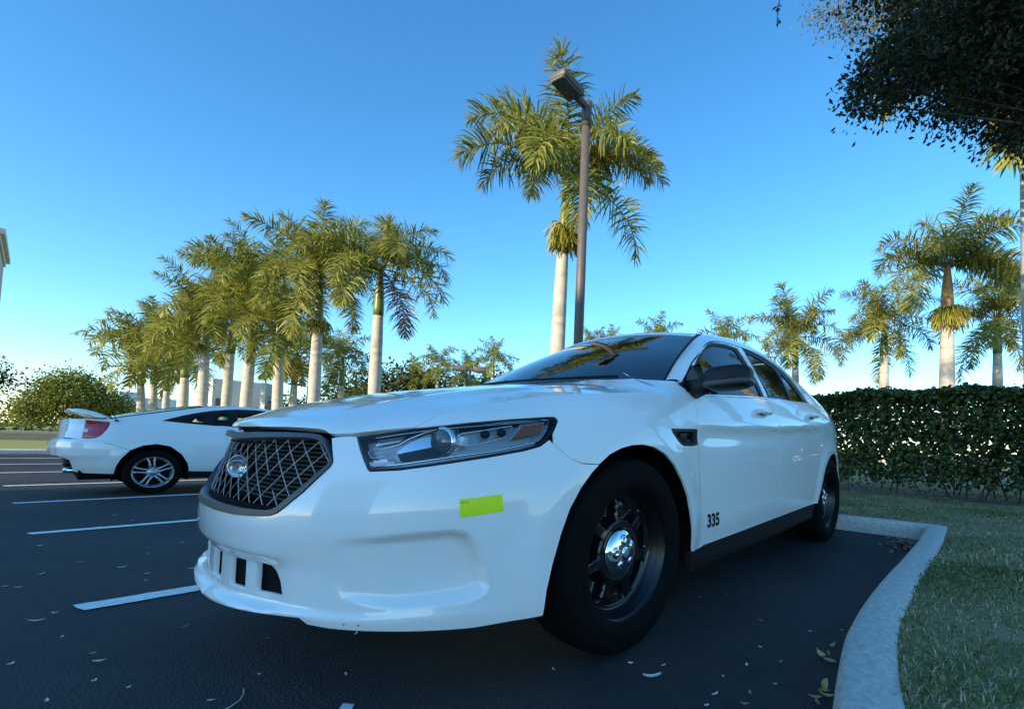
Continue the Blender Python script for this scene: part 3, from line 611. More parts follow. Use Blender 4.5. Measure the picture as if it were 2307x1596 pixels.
MB().tube([(0, 0, 0), (0, 0, 4.6)], .08, 8).build('pole', M_POLE, l3)
for s_ in (-1, 1): MB().box((s_*.85, -.2*s_, 4.62), (.9, .3, .14), None, .03).build('lamp_head', M_POLE, l3)
# ======================= debris on the asphalt =======================
M_LITTER = [mat('dry_leaf_pale', (.80, .78, .72), rough=.8, noise=.15, nscale=60), mat('dry_leaf_tan', (.38, .27, .15), rough=.8, noise=.2, nscale=60), mat('dry_leaf_yellow', (.55, .44, .16), rough=.8, noise=.2, nscale=60)]
def leaf_mesh(seed, L, W, curl, m):
    r = np.random.default_rng(seed); s = np.linspace(0, 1, 7); wv = W*np.sin(np.pi*s**.8)**.8*.5; G = np.zeros((7, 3, 3))
    for j, k in enumerate((-1, 0, 1)): G[:, j] = np.stack([(s-.5)*L, k*wv+.12*W*np.sin(s*5+seed), curl*L*((s-.5)**2*2)+abs(k)*curl*W*.7+.002], 1)
    b = MB().grid(G); me = mesh('fallen_leaf', np.vstack(b.V), np.vstack(b.Q)); me.materials.append(m); return me
LM = [leaf_mesh(1, .034, .013, .25, M_LITTER[0]), leaf_mesh(2, .028, .014, .5, M_LITTER[0]), leaf_mesh(3, .046, .016, .3, M_LITTER[1]), leaf_mesh(4, .05, .02, .4, M_LITTER[2]), leaf_mesh(5, .022, .012, .5, M_LITTER[0])]
LV = [[-0.07, 1.76], [-0.35, 1.87], [-0.37, 0.9], [-0.31, 0.63], [-0.0, 1.5], [-0.02, 1.34], [0.07, 2.13], [-0.24, 0.28], [-0.2, 0.0], [-0.35, 0.06], [-0.42, 1.6], [-0.46, 1.67], [-0.42, 0.45], [0.17, 1.47], [-0.21, 2.09], [0.36, 4.17], [-0.25, 0.38], [-0.26, 0.12], [-0.06, -0.25], [-0.01, 0.45], [0.07, -0.18], [0.2, 0.51], [-0.35, 2.9], [0.1, 4.42], [-0.47, 9.56], [-0.32, 0.97], [0.17, 3.9], [0.27, 2.4], [1.74, -0.84], [1.87, -0.92], [1.65, -1.19], [1.68, -1.39], [1.79, -1.49], [1.38, -1.29], [1.2, -1.31], [1.31, -1.39], [1.0, -1.09], [0.93, -1.0], [1.07, -1.28], [1.14, -1.43], [1.03, -1.39], [0.95, -1.31], [0.87, -1.32], [0.72, -0.83], [0.96, -1.4], [0.17, 0.11], [0.4, -0.08], [0.25, -0.37]]
big = {0: 1.5, 2: 1.7, 7: 1.5, 1: 1.1}
rg = random.Random(3)
for k, (x, y) in enumerate(LV):
    me = LM[0 if k in big or y > 1 else rg.choice([0, 1, 2, 4, 4])]
    o = bpy.data.objects.new('fallen_leaf', me); COL.objects.link(o); s = .8*big.get(k, rg.uniform(.55, 1.0)); o.scale = (s, s, s)
    o.location = (x, y, float(zg(y))+.004); o.rotation_euler = (rg.uniform(-.15, .15), rg.uniform(-.15, .15), rg.uniform(0, 6.3) if y < .8 else rg.uniform(-.6, .6))
    tag(o, 'small dry leaf lying loose on the asphalt', 'leaf', 'dry leaves scattered on the asphalt')
for k, (x, y) in enumerate([[1.59, -1.5], [1.5, -1.505], [1.47, -1.49], [1.44, -1.52], [1.23, -1.555], [1.14, -1.555], [1.17, -1.575], [1.11, -1.565], [1.20, -1.57]]):
    o = bpy.data.objects.new('fallen_leaf', LM[[3, 2, 3, 2][k % 4]]); COL.objects.link(o); o.location = (x, y, .006); s = rg.uniform(.7, 1.1); o.scale = (s, s, s); o.rotation_euler = (rg.uniform(-.5, .5), rg.uniform(-.3, .3), rg.uniform(0, 6.3))
    tag(o, 'yellowish tan dry leaf lying against the foot of the kerb', 'leaf', 'dry leaves against the kerb')
o = bpy.data.objects.new('fallen_leaf', leaf_mesh(9, .062, .024, .35, M_LITTER[0])); COL.objects.link(o); o.location = (.90, -1.11, .004); o.rotation_euler = (.1, .1, 2.2); tag(o, 'large pale leaf on the asphalt in front of the front tyre', 'leaf')
pp = MB().grid(np.array([[(-.03, -.02, .003), (-.028, .02, .006)], [(0, -.021, .010), (.002, .022, .008)], [(.032, -.018, .004), (.03, .019, .012)]])).build('paper_scrap', mat('white_paper', (.78, .79, .80), rough=.8), None); pp.scale = (.8, .8, .8); pp.location = (.17, -.575, .003); pp.rotation_euler = (0, 0, .9); tag(pp, 'crumpled white paper scrap at the bottom edge', 'paper')
tgw = MB().tube([(0, 0, .004), (.03, .012, .006), (.055, .035, .005), (.07, .065, .004), (.078, .10, .004)], .0014, 5).build('twig', M_LITTER[0], None); tgw.location = (-.06, -.34, 0); tag(tgw, 'thin curved pale twig on the asphalt near the bottom edge', 'twig')
# leaf pile in the kerb corner
r_ = np.random.default_rng(8); V = []; Q = []
for k in range(150):
    c_ = np.array([4.45-abs(r_.normal(0, .25)), -1.40+r_.normal(0, .10)+0, .004+.02*r_.random()]); c_[1] = max(-1.55, c_[1]-.06)
    a = r_.uniform(0, 6.3); L_ = r_.uniform(.03, .06); d = np.array([math.cos(a), math.sin(a), r_.normal(0, .3)])*L_; n_ = np.array([-math.sin(a), math.cos(a), r_.normal(0, .4)])*L_*.32
    o_ = len(V); V += [c_-d*.5, c_+n_, c_+d*.5, c_-n_]; Q.append((o_, o_+1, o_+2, o_+3))
lpile = obj('leaf_litter', V, np.array(Q), leafmat('leaf_litter_brown', (.10, .05, .025), (.36, .22, .12), .1), None, smooth=False); tag(lpile, 'brown dry leaf litter gathered in the kerb corner behind the sedan', 'leaves', kind='stuff')
# ---- numeric helpers -------------------------------------------------
def pchip(x, y, xq):
    x = np.asarray(x, float); y = np.asarray(y, float); xq = np.asarray(xq, float)
    h = np.diff(x); dl = np.diff(y) / h
    m = np.zeros_like(y)
    for i in range(1, len(x) - 1):
        if dl[i-1] * dl[i] > 0:
            w1 = 2*h[i] + h[i-1]; w2 = h[i] + 2*h[i-1]
            m[i] = (w1 + w2) / (w1 / dl[i-1] + w2 / dl[i])
    m[0] = dl[0]; m[-1] = dl[-1]
    k = np.clip(np.searchsorted(x, xq) - 1, 0, len(x) - 2)
    t = np.clip((xq - x[k]) / h[k], -0.6, 1.6)
    return ((2*t**3 - 3*t**2 + 1) * y[k] + (t**3 - 2*t**2 + t) * h[k] * m[k]
            + (-2*t**3 + 3*t**2) * y[k+1] + (t**3 - t**2) * h[k] * m[k+1])
def cubic(x, y, xq, d0=None, d1=None):
    # C2 spline (natural unless end slopes are given)
    x = np.asarray(x, float); y = np.asarray(y, float); n = len(x); h = np.diff(x)
    A = np.zeros((n, n)); b = np.zeros(n)
    for i in range(1, n-1):
        A[i, i-1] = h[i-1]; A[i, i] = 2*(h[i-1]+h[i]); A[i, i+1] = h[i]
        b[i] = 6*((y[i+1]-y[i])/h[i] - (y[i]-y[i-1])/h[i-1])
    if d0 is None: A[0, 0] = 1
    else: A[0, 0] = 2*h[0]; A[0, 1] = h[0]; b[0] = 6*((y[1]-y[0])/h[0]-d0)
    if d1 is None: A[-1, -1] = 1
    else: A[-1, -1] = 2*h[-1]; A[-1, -2] = h[-1]; b[-1] = 6*(d1-(y[-1]-y[-2])/h[-1])
    M = np.linalg.solve(A, b)
    xq = np.clip(np.asarray(xq, float), x[0], x[-1])
    k = np.clip(np.searchsorted(x, xq) - 1, 0, n - 2)
    a = x[k+1]-xq; c = xq-x[k]; hk = h[k]
    return (M[k]*a**3+M[k+1]*c**3)/(6*hk)+(y[k]/hk-M[k]*hk/6)*a+(y[k+1]/hk-M[k+1]*hk/6)*c
def sstep(a, b, x):
    t = np.clip((np.asarray(x, float)-a)/(b-a), 0, 1); return t*t*(3-2*t)
def in_poly(P, poly):
    P = np.asarray(P, float); q = np.asarray(poly, float); x, y = P[:, 0], P[:, 1]
    r = np.zeros(len(P), bool); j = len(q)-1
    for i in range(len(q)):
        c = ((q[i, 1] > y) != (q[j, 1] > y))
        with np.errstate(divide='ignore', invalid='ignore'):
            xx = (q[j, 0]-q[i, 0])*(y-q[i, 1])/(q[j, 1]-q[i, 1]+1e-30)+q[i, 0]
        r ^= c & (x < xx); j = i
    return r
def dist_poly(P, poly, closed=True):
    P = np.asarray(P, float); q = np.asarray(poly, float); n = len(q); best = np.full(len(P), 1e9)
    for i in range(n if closed else n-1):
        a = q[i]; b = q[(i+1) % n]; ab = b-a; L = ab@ab
        if L < 1e-14: continue
        t = np.clip(((P-a)@ab)/L, 0, 1)
        best = np.minimum(best, np.linalg.norm(P-(a+t[:, None]*ab), axis=1))
    return best
# ---- the sedan's body side: a plan curve wrapped round the car, with an inward offset d(u,z) ----
PLAN = [(-.052,0),(-.046,.14),(-.028,.27),(.002,.39),(.050,.505),(.118,.610),(.205,.705),(.315,.788),(.44,.846),(.58,.894),(.75,.934),(1.0,.962),(1.45,.966),(2.0,.968),(2.5,.968),(3.0,.967),(3.45,.965),(3.87,.960),(4.1,.940),(4.3,.905),(4.55,.845),(4.8,.745),(4.97,.56),(5.04,.3),(5.055,0)]
_p = np.array(PLAN); _ch = np.r_[0, np.cumsum(np.linalg.norm(np.diff(_p, axis=0), axis=1))]
_t = np.linspace(0, _ch[-1], 4001)
_X = cubic(_ch, _p[:, 0], _t, d0=0., d1=0.); _Y = cubic(_ch, _p[:, 1], _t, d0=1., d1=-1.)
_s = np.r_[0, np.cumsum(np.hypot(np.diff(_X), np.diff(_Y)))]
ULEN = _s[-1]
def plan(u):
    u = np.asarray(u, float)
    au = np.abs(u)
    x = np.interp(au, _s, _X); y = np.interp(au, _s, _Y)
    e = .01; x1 = np.interp(np.clip(au+e, 0, ULEN), _s, _X); x0 = np.interp(np.clip(au-e, 0, ULEN), _s, _X)
    y1 = np.interp(np.clip(au+e, 0, ULEN), _s, _Y); y0 = np.interp(np.clip(au-e, 0, ULEN), _s, _Y)
    x0 = np.where(au < e, np.interp(np.abs(au-e), _s, _X), x0); y0 = np.where(au < e, -np.interp(np.abs(au-e), _s, _Y), y0)
    tx, ty = x1-x0, y1-y0; L = np.hypot(tx, ty)
    return x, y, -ty/L, tx/L       # outward normal (nx,ny) for the +|y| half
def u_of_x(x):
    k = np.searchsorted(_Y > .0, True); m = (_s < ULEN*.97)
    return np.interp(x, _X[m], _s[m])
def u_of_y(y):      # front half only
    m = _X < 1.3
    return np.interp(y, _Y[m], _s[m])
# profile tables: (u, [(z,d)...])
_ST = [
 (0.0,        [(.15,.05),(.238,.006),(.255,.000),(.268,.036),(.380,.036),(.425,.004),(.480,.000),(.535,.006),(.600,.022),(.680,.045),(.745,.066),(.788,.084),(.87,.14)]),
 (u_of_y(.36),[(.15,.05),(.255,.006),(.271,.000),(.283,.036),(.385,.036),(.428,.004),(.485,.000),(.540,.006),(.600,.020),(.680,.042),(.745,.062),(.788,.080),(.87,.14)]),
 (u_of_y(.485),[(.15,.04),(.266,.006),(.281,.000),(.292,.016),(.385,.016),(.440,.006),(.490,.000),(.548,.004),(.605,.016),(.680,.040),(.745,.062),(.785,.080),(.87,.15)]),
 (u_of_y(.625),[(.14,.04),(.246,.006),(.274,.000),(.288,.008),(.360,.010),(.440,.004),(.500,.000),(.550,.002),(.610,.012),(.680,.034),(.750,.060),(.795,.084),(.87,.16)]),
 (u_of_y(.775),[(.14,.04),(.238,.006),(.275,.000),(.298,.004),(.360,.004),(.440,.002),(.500,.000),(.560,.001),(.620,.008),(.700,.026),(.770,.052),(.820,.090),(.88,.18)]),
 (u_of_x(.62), [(.14,.04),(.225,.004),(.268,.000),(.300,.000),(.360,.000),(.440,.000),(.520,.000),(.600,.002),(.680,.010),(.760,.030),(.830,.066),(.875,.110),(.93,.20)]),
 (u_of_x(.80),[(.14,.04),(.22,.004),(.27,.000),(.33,.000),(.40,.000),(.50,.000),(.58,.000),(.66,.000),(.74,.007),(.82,.026),(.89,.064),(.935,.115),(.98,.20)]),
 (u_of_x(1.05),[(.15,.05),(.24,.012),(.31,.008),(.38,.006),(.46,.003),(.56,.000),(.66,.000),(.74,.002),(.82,.010),(.88,.026),(.95,.068),(.998,.130),(1.04,.23)]),
 (u_of_x(1.30),[(.15,.05),(.25,.014),(.31,.012),(.38,.009),(.48,.003),(.60,.000),(.72,.001),(.79,.006),(.86,.015),(.91,.030),(.975,.066),(1.026,.135),(1.07,.25)]),
 (u_of_x(1.46),[(.15,.05),(.25,.024),(.31,.021),(.38,.012),(.48,.003),(.60,.000),(.74,.004),(.832,.013),(.860,.010),(.91,.024),(.975,.048),(1.022,.070),(1.08,.125)]),
 (u_of_x(1.60),[(.15,.05),(.25,.026),(.315,.023),(.38,.013),(.48,.004),(.60,.000),(.74,.005),(.836,.018),(.868,.008),(.91,.020),(.975,.043),(1.025,.064),(1.08,.09)]),
 (u_of_x(2.5), [(.16,.05),(.25,.026),(.332,.022),(.39,.013),(.49,.004),(.61,.000),(.76,.006),(.868,.020),(.902,.008),(.945,.019),(1.01,.045),(1.08,.076),(1.15,.11)]),
 (u_of_x(3.2), [(.18,.05),(.26,.026),(.350,.020),(.40,.012),(.50,.003),(.62,.000),(.78,.006),(.905,.018),(.938,.008),(.975,.016),(1.04,.045),(1.115,.082),(1.18,.12)]),
 (u_of_x(3.6), [(.18,.05),(.27,.024),(.36,.014),(.42,.008),(.52,.000),(.66,.000),(.80,.004),(.92,.012),(.955,.009),(.99,.016),(1.05,.042),(1.125,.085),(1.19,.13)]),
 (u_of_x(4.0), [(.18,.05),(.28,.012),(.36,.004),(.44,.000),(.54,.000),(.68,.000),(.80,.002),(.92,.009),(.96,.012),(1.00,.020),(1.06,.045),(1.13,.09),(1.19,.15)]),
 (u_of_x(4.5), [(.20,.05),(.28,.010),(.36,.000),(.44,.000),(.54,.000),(.68,.003),(.80,.008),(.92,.016),(.96,.020),(1.00,.030),(1.06,.055),(1.12,.09),(1.18,.16)]),
 (ULEN,        [(.22,.06),(.30,.010),(.38,.000),(.46,.000),(.56,.000),(.68,.010),(.78,.020),(.90,.040),(.95,.050),(1.00,.060),(1.06,.080),(1.10,.11),(1.16,.18)]),
]
_US = np.array([s[0] for s in _ST]); _TZ = np.array([[a[0] for a in s[1]] for s in _ST]); _TD = np.array([[a[1] for a in s[1]] for s in _ST])
UG = np.r_[np.arange(0, 1.6, .006), np.arange(1.6, ULEN+.02, .02)]
ZG = np.arange(.12, 1.26, .004)
_zz = np.stack([pchip(_US, _TZ[:, k], UG) for k in range(_TZ.shape[1])], 1)
_dd = np.stack([pchip(_US, _TD[:, k], UG) for k in range(_TD.shape[1])], 1)
DG = np.stack([pchip(_zz[i], _dd[i], ZG) for i in range(len(UG))], 0)
def _smooth(A, n=1):
    for _ in range(n):
        B = A.copy(); B[:, 1:-1] = .25*A[:, :-2]+.5*A[:, 1:-1]+.25*A[:, 2:]
        A = B.copy(); A[1:-1] = .25*B[:-2]+.5*B[1:-1]+.25*B[2:]
    return A
DG = _smooth(DG, 2)
# wheel-arch flares
_px, _py, _, _ = plan(UG)
for _cx in (1.0, 3.868):
    rr = np.hypot(_px[:, None]-_cx, (ZG-.36)[None])
    DG -= .012*(1-sstep(.425, .53, rr))*(np.abs(_px-_cx) < .9)[:, None]
# the scoop in the bumper corner (polygon in u,z ; floor sinks towards its outer end)
SCOOP = []
def add_scoop(poly, u0, u1, depth):
    global DG
    U, Z = np.meshgrid(UG, ZG, indexing='ij'); m = (U > u0-.1) & (U < u1+.15) & (Z > .15) & (Z < .65)
    P = np.stack([U[m], Z[m]], 1); ins = in_poly(P, poly); d = dist_poly(P, poly)
    sd = np.where(ins, d, -d)
    w = sstep(-.006, .022, sd)
    DG[m] += w*depth*sstep(u0, u1, P[:, 0])**1.0
def _bil(A, u, z):
    u = np.clip(np.abs(u), 0, UG[-1]-1e-6); z = np.clip(z, ZG[0], ZG[-1]-1e-6)
    i = np.clip(np.searchsorted(UG, u, side='right')-1, 0, len(UG)-2); j = np.clip(((z-ZG[0])/.004).astype(int), 0, len(ZG)-2)
    a = (u-UG[i])/(UG[i+1]-UG[i]); b = (z-ZG[j])/.004
    return A[i, j]*(1-a)*(1-b)+A[i+1, j]*a*(1-b)+A[i, j+1]*(1-a)*b+A[i+1, j+1]*a*b
def wrapP(u, z, off=0.):
    # u>0 : the car's left flank (world -Y); u<0 : the right flank
    u = np.asarray(u, float); z = np.asarray(z, float)+0*u
    x, y, nx, ny = plan(u); d = _bil(DG, u, z)-off
    sg = np.where(u < 0, 1., -1.)
    return np.stack([x-nx*d, sg*(y-ny*d), z], -1)
def wrapN(u, z):
    e = .006; au = np.abs(u); sg = np.where(np.asarray(u) < 0, -1., 1.)
    a = wrapP(sg*np.clip(au+e, 1e-9, ULEN), z); lo = au-e
    b = wrapP(np.where(lo < 0, -sg*(-lo), sg*lo), z)
    c = wrapP(u, z+e); d = wrapP(u, z-e)
    n = np.cross(a-b, c-d)*sg[..., None] if np.ndim(u) else np.cross(a-b, c-d)
    n = n/np.linalg.norm(n, axis=-1, keepdims=True)
    x, y, nx, ny = plan(u); s = n[..., 0]*nx+n[..., 1]*(np.where(np.asarray(u) < 0, 1, -1))*ny
    return n*np.where(s < 0, -1., 1.)[..., None]
# side greenhouse sheet
def glassY(x, z):
    x = np.asarray(x, float); q = np.asarray(z, float)-1.03
    return .905-.40*q-.28*q*q-.018*((x-2.6)/1.2)**2
# ======================= panels cut from a parametric sheet =======================
def rs_poly(P, sp):
    P = np.asarray(P, float); out = []
    for i in range(len(P)):
        a, b = P[i], P[(i+1) % len(P)]; n = max(1, int(round(np.linalg.norm(b-a)/sp)))
        out += [a+(b-a)*k/n for k in range(n)]
    return np.array(out)
def area(P): x, y = P[:, 0], P[:, 1]; return .5*(x@np.roll(y, -1)-y@np.roll(x, -1))
def inset_poly(P, d):
    P = np.asarray(P, float); s = 1 if area(P) > 0 else -1
    t1 = P-np.roll(P, 1, 0); t2 = np.roll(P, -1, 0)-P
    t1 /= np.maximum(np.linalg.norm(t1, axis=1, keepdims=True), 1e-9); t2 /= np.maximum(np.linalg.norm(t2, axis=1, keepdims=True), 1e-9)
    n1 = np.stack([-t1[:, 1], t1[:, 0]], 1)*s; n2 = np.stack([-t2[:, 1], t2[:, 0]], 1)*s
    n = n1+n2; L = np.maximum((n*n1).sum(1), .5)[:, None]
    return P+n/L*d
def round_poly(P, r=.015, n=4):
    P = np.asarray(P, float); out = []
    for i in range(len(P)):
        a, b, c = P[i-1], P[i], P[(i+1) % len(P)]; u = a-b; v = c-b; lu, lv = np.linalg.norm(u), np.linalg.norm(v); q = min(r, lu*.45, lv*.45)
        p0, p2 = b+u/lu*q, b+v/lv*q
        for t in np.linspace(0, 1, n): out.append((1-t)**2*p0+2*t*(1-t)*b+t*t*p2)
    return np.array(out)
def cut_sheet(outer, holes, sp, dense=None):
    """triangulate a 2D region; returns pts, tris, boundary loops"""
    loops = [rs_poly(outer, sp*.8)]+[rs_poly(h, sp*.6) for h in holes]
    pts = np.vstack(loops); E = []; o = 0
    for l in loops: E += [(o+i, o+(i+1) % len(l)) for i in range(len(l))]; o += len(l)
    lo, hi = loops[0].min(0), loops[0].max(0)
    gx, gy = np.meshgrid(np.arange(lo[0], hi[0], sp), np.arange(lo[1], hi[1], sp*.87), indexing='ij'); gx = gx+(np.arange(gx.shape[1]) % 2)[None]*sp*.5
    g = np.stack([gx.ravel(), gy.ravel()], 1)
    g = g[in_poly(g, loops[0])]
    for h in loops[1:]: g = g[~in_poly(g, h)]
    if dense is not None:
        d0, d1, dsp = dense
        a, b = np.meshgrid(np.arange(d0[0], d1[0], dsp), np.arange(d0[1], d1[1], dsp), indexing='ij'); a = a+(np.arange(a.shape[1]) % 2)[None]*dsp*.5
        q = np.stack([a.ravel(), b.ravel()], 1); q = q[in_poly(q, loops[0])]
        for h in loops[1:]: q = q[~in_poly(q, h)]
        g = g[~((g[:, 0] > d0[0]) & (g[:, 0] < d1[0]) & (g[:, 1] > d0[1]) & (g[:, 1] < d1[1]))]; g = np.vstack([g, q])
    for l in loops: g = g[dist_poly(g, l) > (.35*sp if dense is None else .35*min(sp, dense[2]))]
    allp = np.vstack([pts, g])
    v, e, f, ov, oe, of = delaunay_2d_cdt([Vector(p) for p in allp], E, [], 0, 1e-7)
    v = np.array([(p[0], p[1]) for p in v]); T = np.array([t for t in f if len(t) == 3])
    c = v[T].mean(1); k = in_poly(c, loops[0])
    for h in loops[1:]: k &= ~in_poly(c, h)
    T = T[k]
    ed = np.sort(np.vstack([T[:, [0, 1]], T[:, [1, 2]], T[:, [2, 0]]]), axis=1); dr = np.vstack([T[:, [0, 1]], T[:, [1, 2]], T[:, [2, 0]]])
    _, inv, cnt = np.unique(ed, axis=0, return_inverse=True, return_counts=True)
    return v, T, dr[cnt[inv.ravel()] == 1]
def tri_orient(P, N, T):
    fn = np.cross(P[T[:, 1]]-P[T[:, 0]], P[T[:, 2]]-P[T[:, 0]]); s = (fn*N[T].sum(1)).sum(1)
    return np.where((s < 0)[:, None], T[:, ::-1], T)
def sheet_mesh(surf, outer, holes=(), sp=.03, off=0., rim=.012, gap=.002, dense=None, roll=True):
    """a panel with thickness: surface, plus a folded edge of depth rim; surf(u,z,off)->P,N"""
    if gap: outer = inset_poly(rs_poly(outer, .03), gap); holes = [inset_poly(rs_poly(h, .02), -gap) for h in holes]
    v, T, B = cut_sheet(outer, holes, sp, dense)
    P, N = surf(v[:, 0], v[:, 1], off)
    T = tri_orient(P, N, T); V = P; NN = N; F = [T]
    if rim:
        # boundary edges oriented as in the (re-oriented) triangles
        ed = np.vstack([T[:, [0, 1]], T[:, [1, 2]], T[:, [2, 0]]]); key = np.sort(ed, axis=1); _, inv, cnt = np.unique(key, axis=0, return_inverse=True, return_counts=True)
        B = ed[cnt[inv.ravel()] == 1]
        t = P[B[:, 1]]-P[B[:, 0]]; t /= np.maximum(np.linalg.norm(t, axis=1, keepdims=True), 1e-9)
        o = np.cross(t, N[B[:, 0]])
        n0 = len(V); m = len(B)
        a, b = P[B[:, 0]], P[B[:, 1]]; na, nb = N[B[:, 0]], N[B[:, 1]]
        V = np.vstack([V, a, b, b-nb*rim, a-na*rim]); NN = np.vstack([NN, (na+o)*.7, (nb+o)*.7, o, o])
        i = np.arange(m); F.append(np.stack([n0+i, n0+3*m+i, n0+2*m+i, n0+m+i], 1))
    L = np.maximum(np.linalg.norm(NN, axis=1, keepdims=True), 1e-9)
    return V, F, NN/L
def both(V, F, N):
    """add the mirrored half"""
    S = np.array([1, -1, 1]); n = len(V)
    return np.vstack([V, V*S]), F+[f[:, ::-1]+n for f in F], np.vstack([N, N*S])
def wsurf(u, z, off=0.): return wrapP(u, z, off), wrapN(u, z)
def gsurf(x, z, off=0.):
    y = glassY(x, z); e = 1e-3
    gx = (glassY(x+e, z)-y)/e; gz = (glassY(x, z+e)-y)/e
    N = np.stack([gx, -np.ones_like(y), gz], -1)*np.array([1, 1, 1.]); N = np.stack([-gx*-1*-1, -np.ones_like(y), -gz*-1*-1], -1)
    N = np.stack([-gx, -np.ones_like(y), -gz], -1); N /= np.linalg.norm(N, axis=-1, keepdims=True)
    P = np.stack([x, -y, z], -1)+N*off
    return P, N
def panel(name, outer, holes=(), m=None, parent=None, surf=wsurf, mirror=True, **k):
    V, F, N = sheet_mesh(surf, outer, holes, **k)
    if mirror: V, F, N = both(V, F, N)
    return obj(name, V, F, m, parent, True, N)
def side_pair(name, outer, holes=(), m=None, parent=None, surf=wsurf, label=None, **k):
    """the same panel on the left and on the right flank as two objects"""
    V, F, N = sheet_mesh(surf, outer, holes, **k); S = np.array([1, -1, 1])
    a = obj(name, V, F, m, parent, True, N); b = obj(name, V*S, [f[:, ::-1] for f in F], m, parent, True, N*S)
    return a, b
def text_geo(txt, size, shear=0., ext=0.):
    c = bpy.data.curves.new('t', 'FONT'); c.body = txt; c.size = size; c.shear = shear; c.offset = ext; c.resolution_u = 3
    o = bpy.data.objects.new('t', c); COL.objects.link(o); bpy.context.view_layer.update()
    me = o.evaluated_get(bpy.context.evaluated_depsgraph_get()).to_mesh()
    V = np.array([v.co[:] for v in me.vertices]); F = [list(p.vertices) for p in me.polygons]
    T = np.array([(f[0], f[i], f[i+1]) for f in F for i in range(1, len(f)-1)])
    o.to_mesh_clear(); bpy.data.objects.remove(o); bpy.data.curves.remove(c)
    return V, T
M_BARREL = mat('satin_black_rim', (.006, .006, .007), rough=.34)
M_RADF = mat('radiator_fin_metal', (.05, .05, .052), rough=.5)
# ======================= the white sedan =======================
car = thing('parked_sedan', 'large white four door sedan with black steel wheels and mesh grille, nearest the camera', 'car', (0, 0, 0))
add_scoop([(0.551,0.4177),(0.633,0.4855),(0.726,0.4928),(0.838,0.5016),(0.932,0.507),(0.975,0.4958),(1.002,0.4571),(1.027,0.4008),(1.038,0.3498),(1.028,0.3301),(0.992,0.3161),(0.903,0.3098),(0.791,0.3059),(0.65,0.3245)], .555, .985, .042)
HOODL = [(0,0.775),(0.219,0.776),(0.372,0.7769),(0.473,0.7749),(0.506,0.772),(0.526,0.7644),(0.543,0.7596),(0.579,0.7634),(0.627,0.7682),(0.69,0.7786),(0.757,0.789),(0.803,0.7975)]
GAPL = [(0.803,0.7975),(0.828,0.8126),(0.854,0.8286),(0.888,0.8475),(0.971,0.869),(1.061,0.8884),(1.243,0.9225),(1.366,0.9407),(1.618,0.968),(1.818,0.992)]
HL = [(0.629,0.7635),(0.662,0.7123),(0.688,0.6754),(0.696,0.6697),(0.708,0.6703),(0.779,0.6756),(0.9,0.6949),(1.029,0.7168),(1.14,0.7376),(1.194,0.7522),(1.227,0.775),(1.248,0.7969),(1.273,0.8318),(1.28,0.8447),(1.274,0.8527),(1.246,0.8515),(1.114,0.8365),(0.966,0.8168),(0.838,0.7985),(0.803,0.7947),(0.732,0.7815)]
GRO = [(0,0.765),(0.188,0.768),(0.343,0.771),(0.468,0.7701),(0.506,0.7663),(0.529,0.751),(0.575,0.6987),(0.578,0.6882),(0.573,0.6768),(0.511,0.6065),(0.458,0.5611),(0.435,0.5449),(0.411,0.5362),(0.36,0.5302),(0.233,0.5223),(0,0.5193)]
GRI = [(0,0.7411),(0.243,0.7511),(0.359,0.7545),(0.465,0.7557),(0.501,0.7509),(0.518,0.7414),(0.536,0.729),(0.562,0.7024),(0.565,0.6939),(0.562,0.6843),(0.504,0.6246),(0.456,0.5843),(0.431,0.5632),(0.41,0.5537),(0.384,0.5497),(0.274,0.5451),(0.128,0.5441),(0,0.5431)]
ARCH = [(1.212,0.1054),(1.213,0.2372),(1.219,0.3106),(1.236,0.3896),(1.263,0.4825),(1.292,0.5578),(1.333,0.6224),(1.372,0.6672),(1.407,0.6981),(1.455,0.731),(1.511,0.753),(1.569,0.765),(1.633,0.769),(1.704,0.76),(1.779,0.735),(1.854,0.687),(1.922,0.619),(1.969,0.557),(2.0,0.491),(2.039,0.4),(2.064,0.3099),(2.074,0.1)]
_ux = lambda x, z: (float(u_of_x(x)), z)
RARCH = [_ux(*p) for p in ((3.42,.10),(3.43,.357),(3.455,.43),(3.49,.50),(3.54,.58),(3.60,.645),(3.68,.70),(3.77,.735),(3.87,.750),(3.97,.735),(4.06,.70),(4.13,.645),(4.19,.58),(4.24,.49),(4.27,.41),(4.29,.31),(4.30,.10))]
SEAM = [(1.407,0.7001),(1.367,0.6996),(1.336,0.7011),(1.307,0.7122),(1.287,0.7261),(1.264,0.7451),(1.245,0.7621)]
DCUT = [(2.123,1.012),(2.106,0.96),(2.094,0.9),(2.086,0.83),(2.082,0.74),(2.083,0.66),(2.092,0.58),(2.108,0.5),(2.139,0.3999),(2.18,0.309)]
BCUT = [(3.166,1.1),(3.16,1.03),(3.156,0.94),(3.156,0.87),(3.152,0.76),(3.152,0.633),(3.159,0.55),(3.171,0.465),(3.21,0.337)]
UEND = ULEN
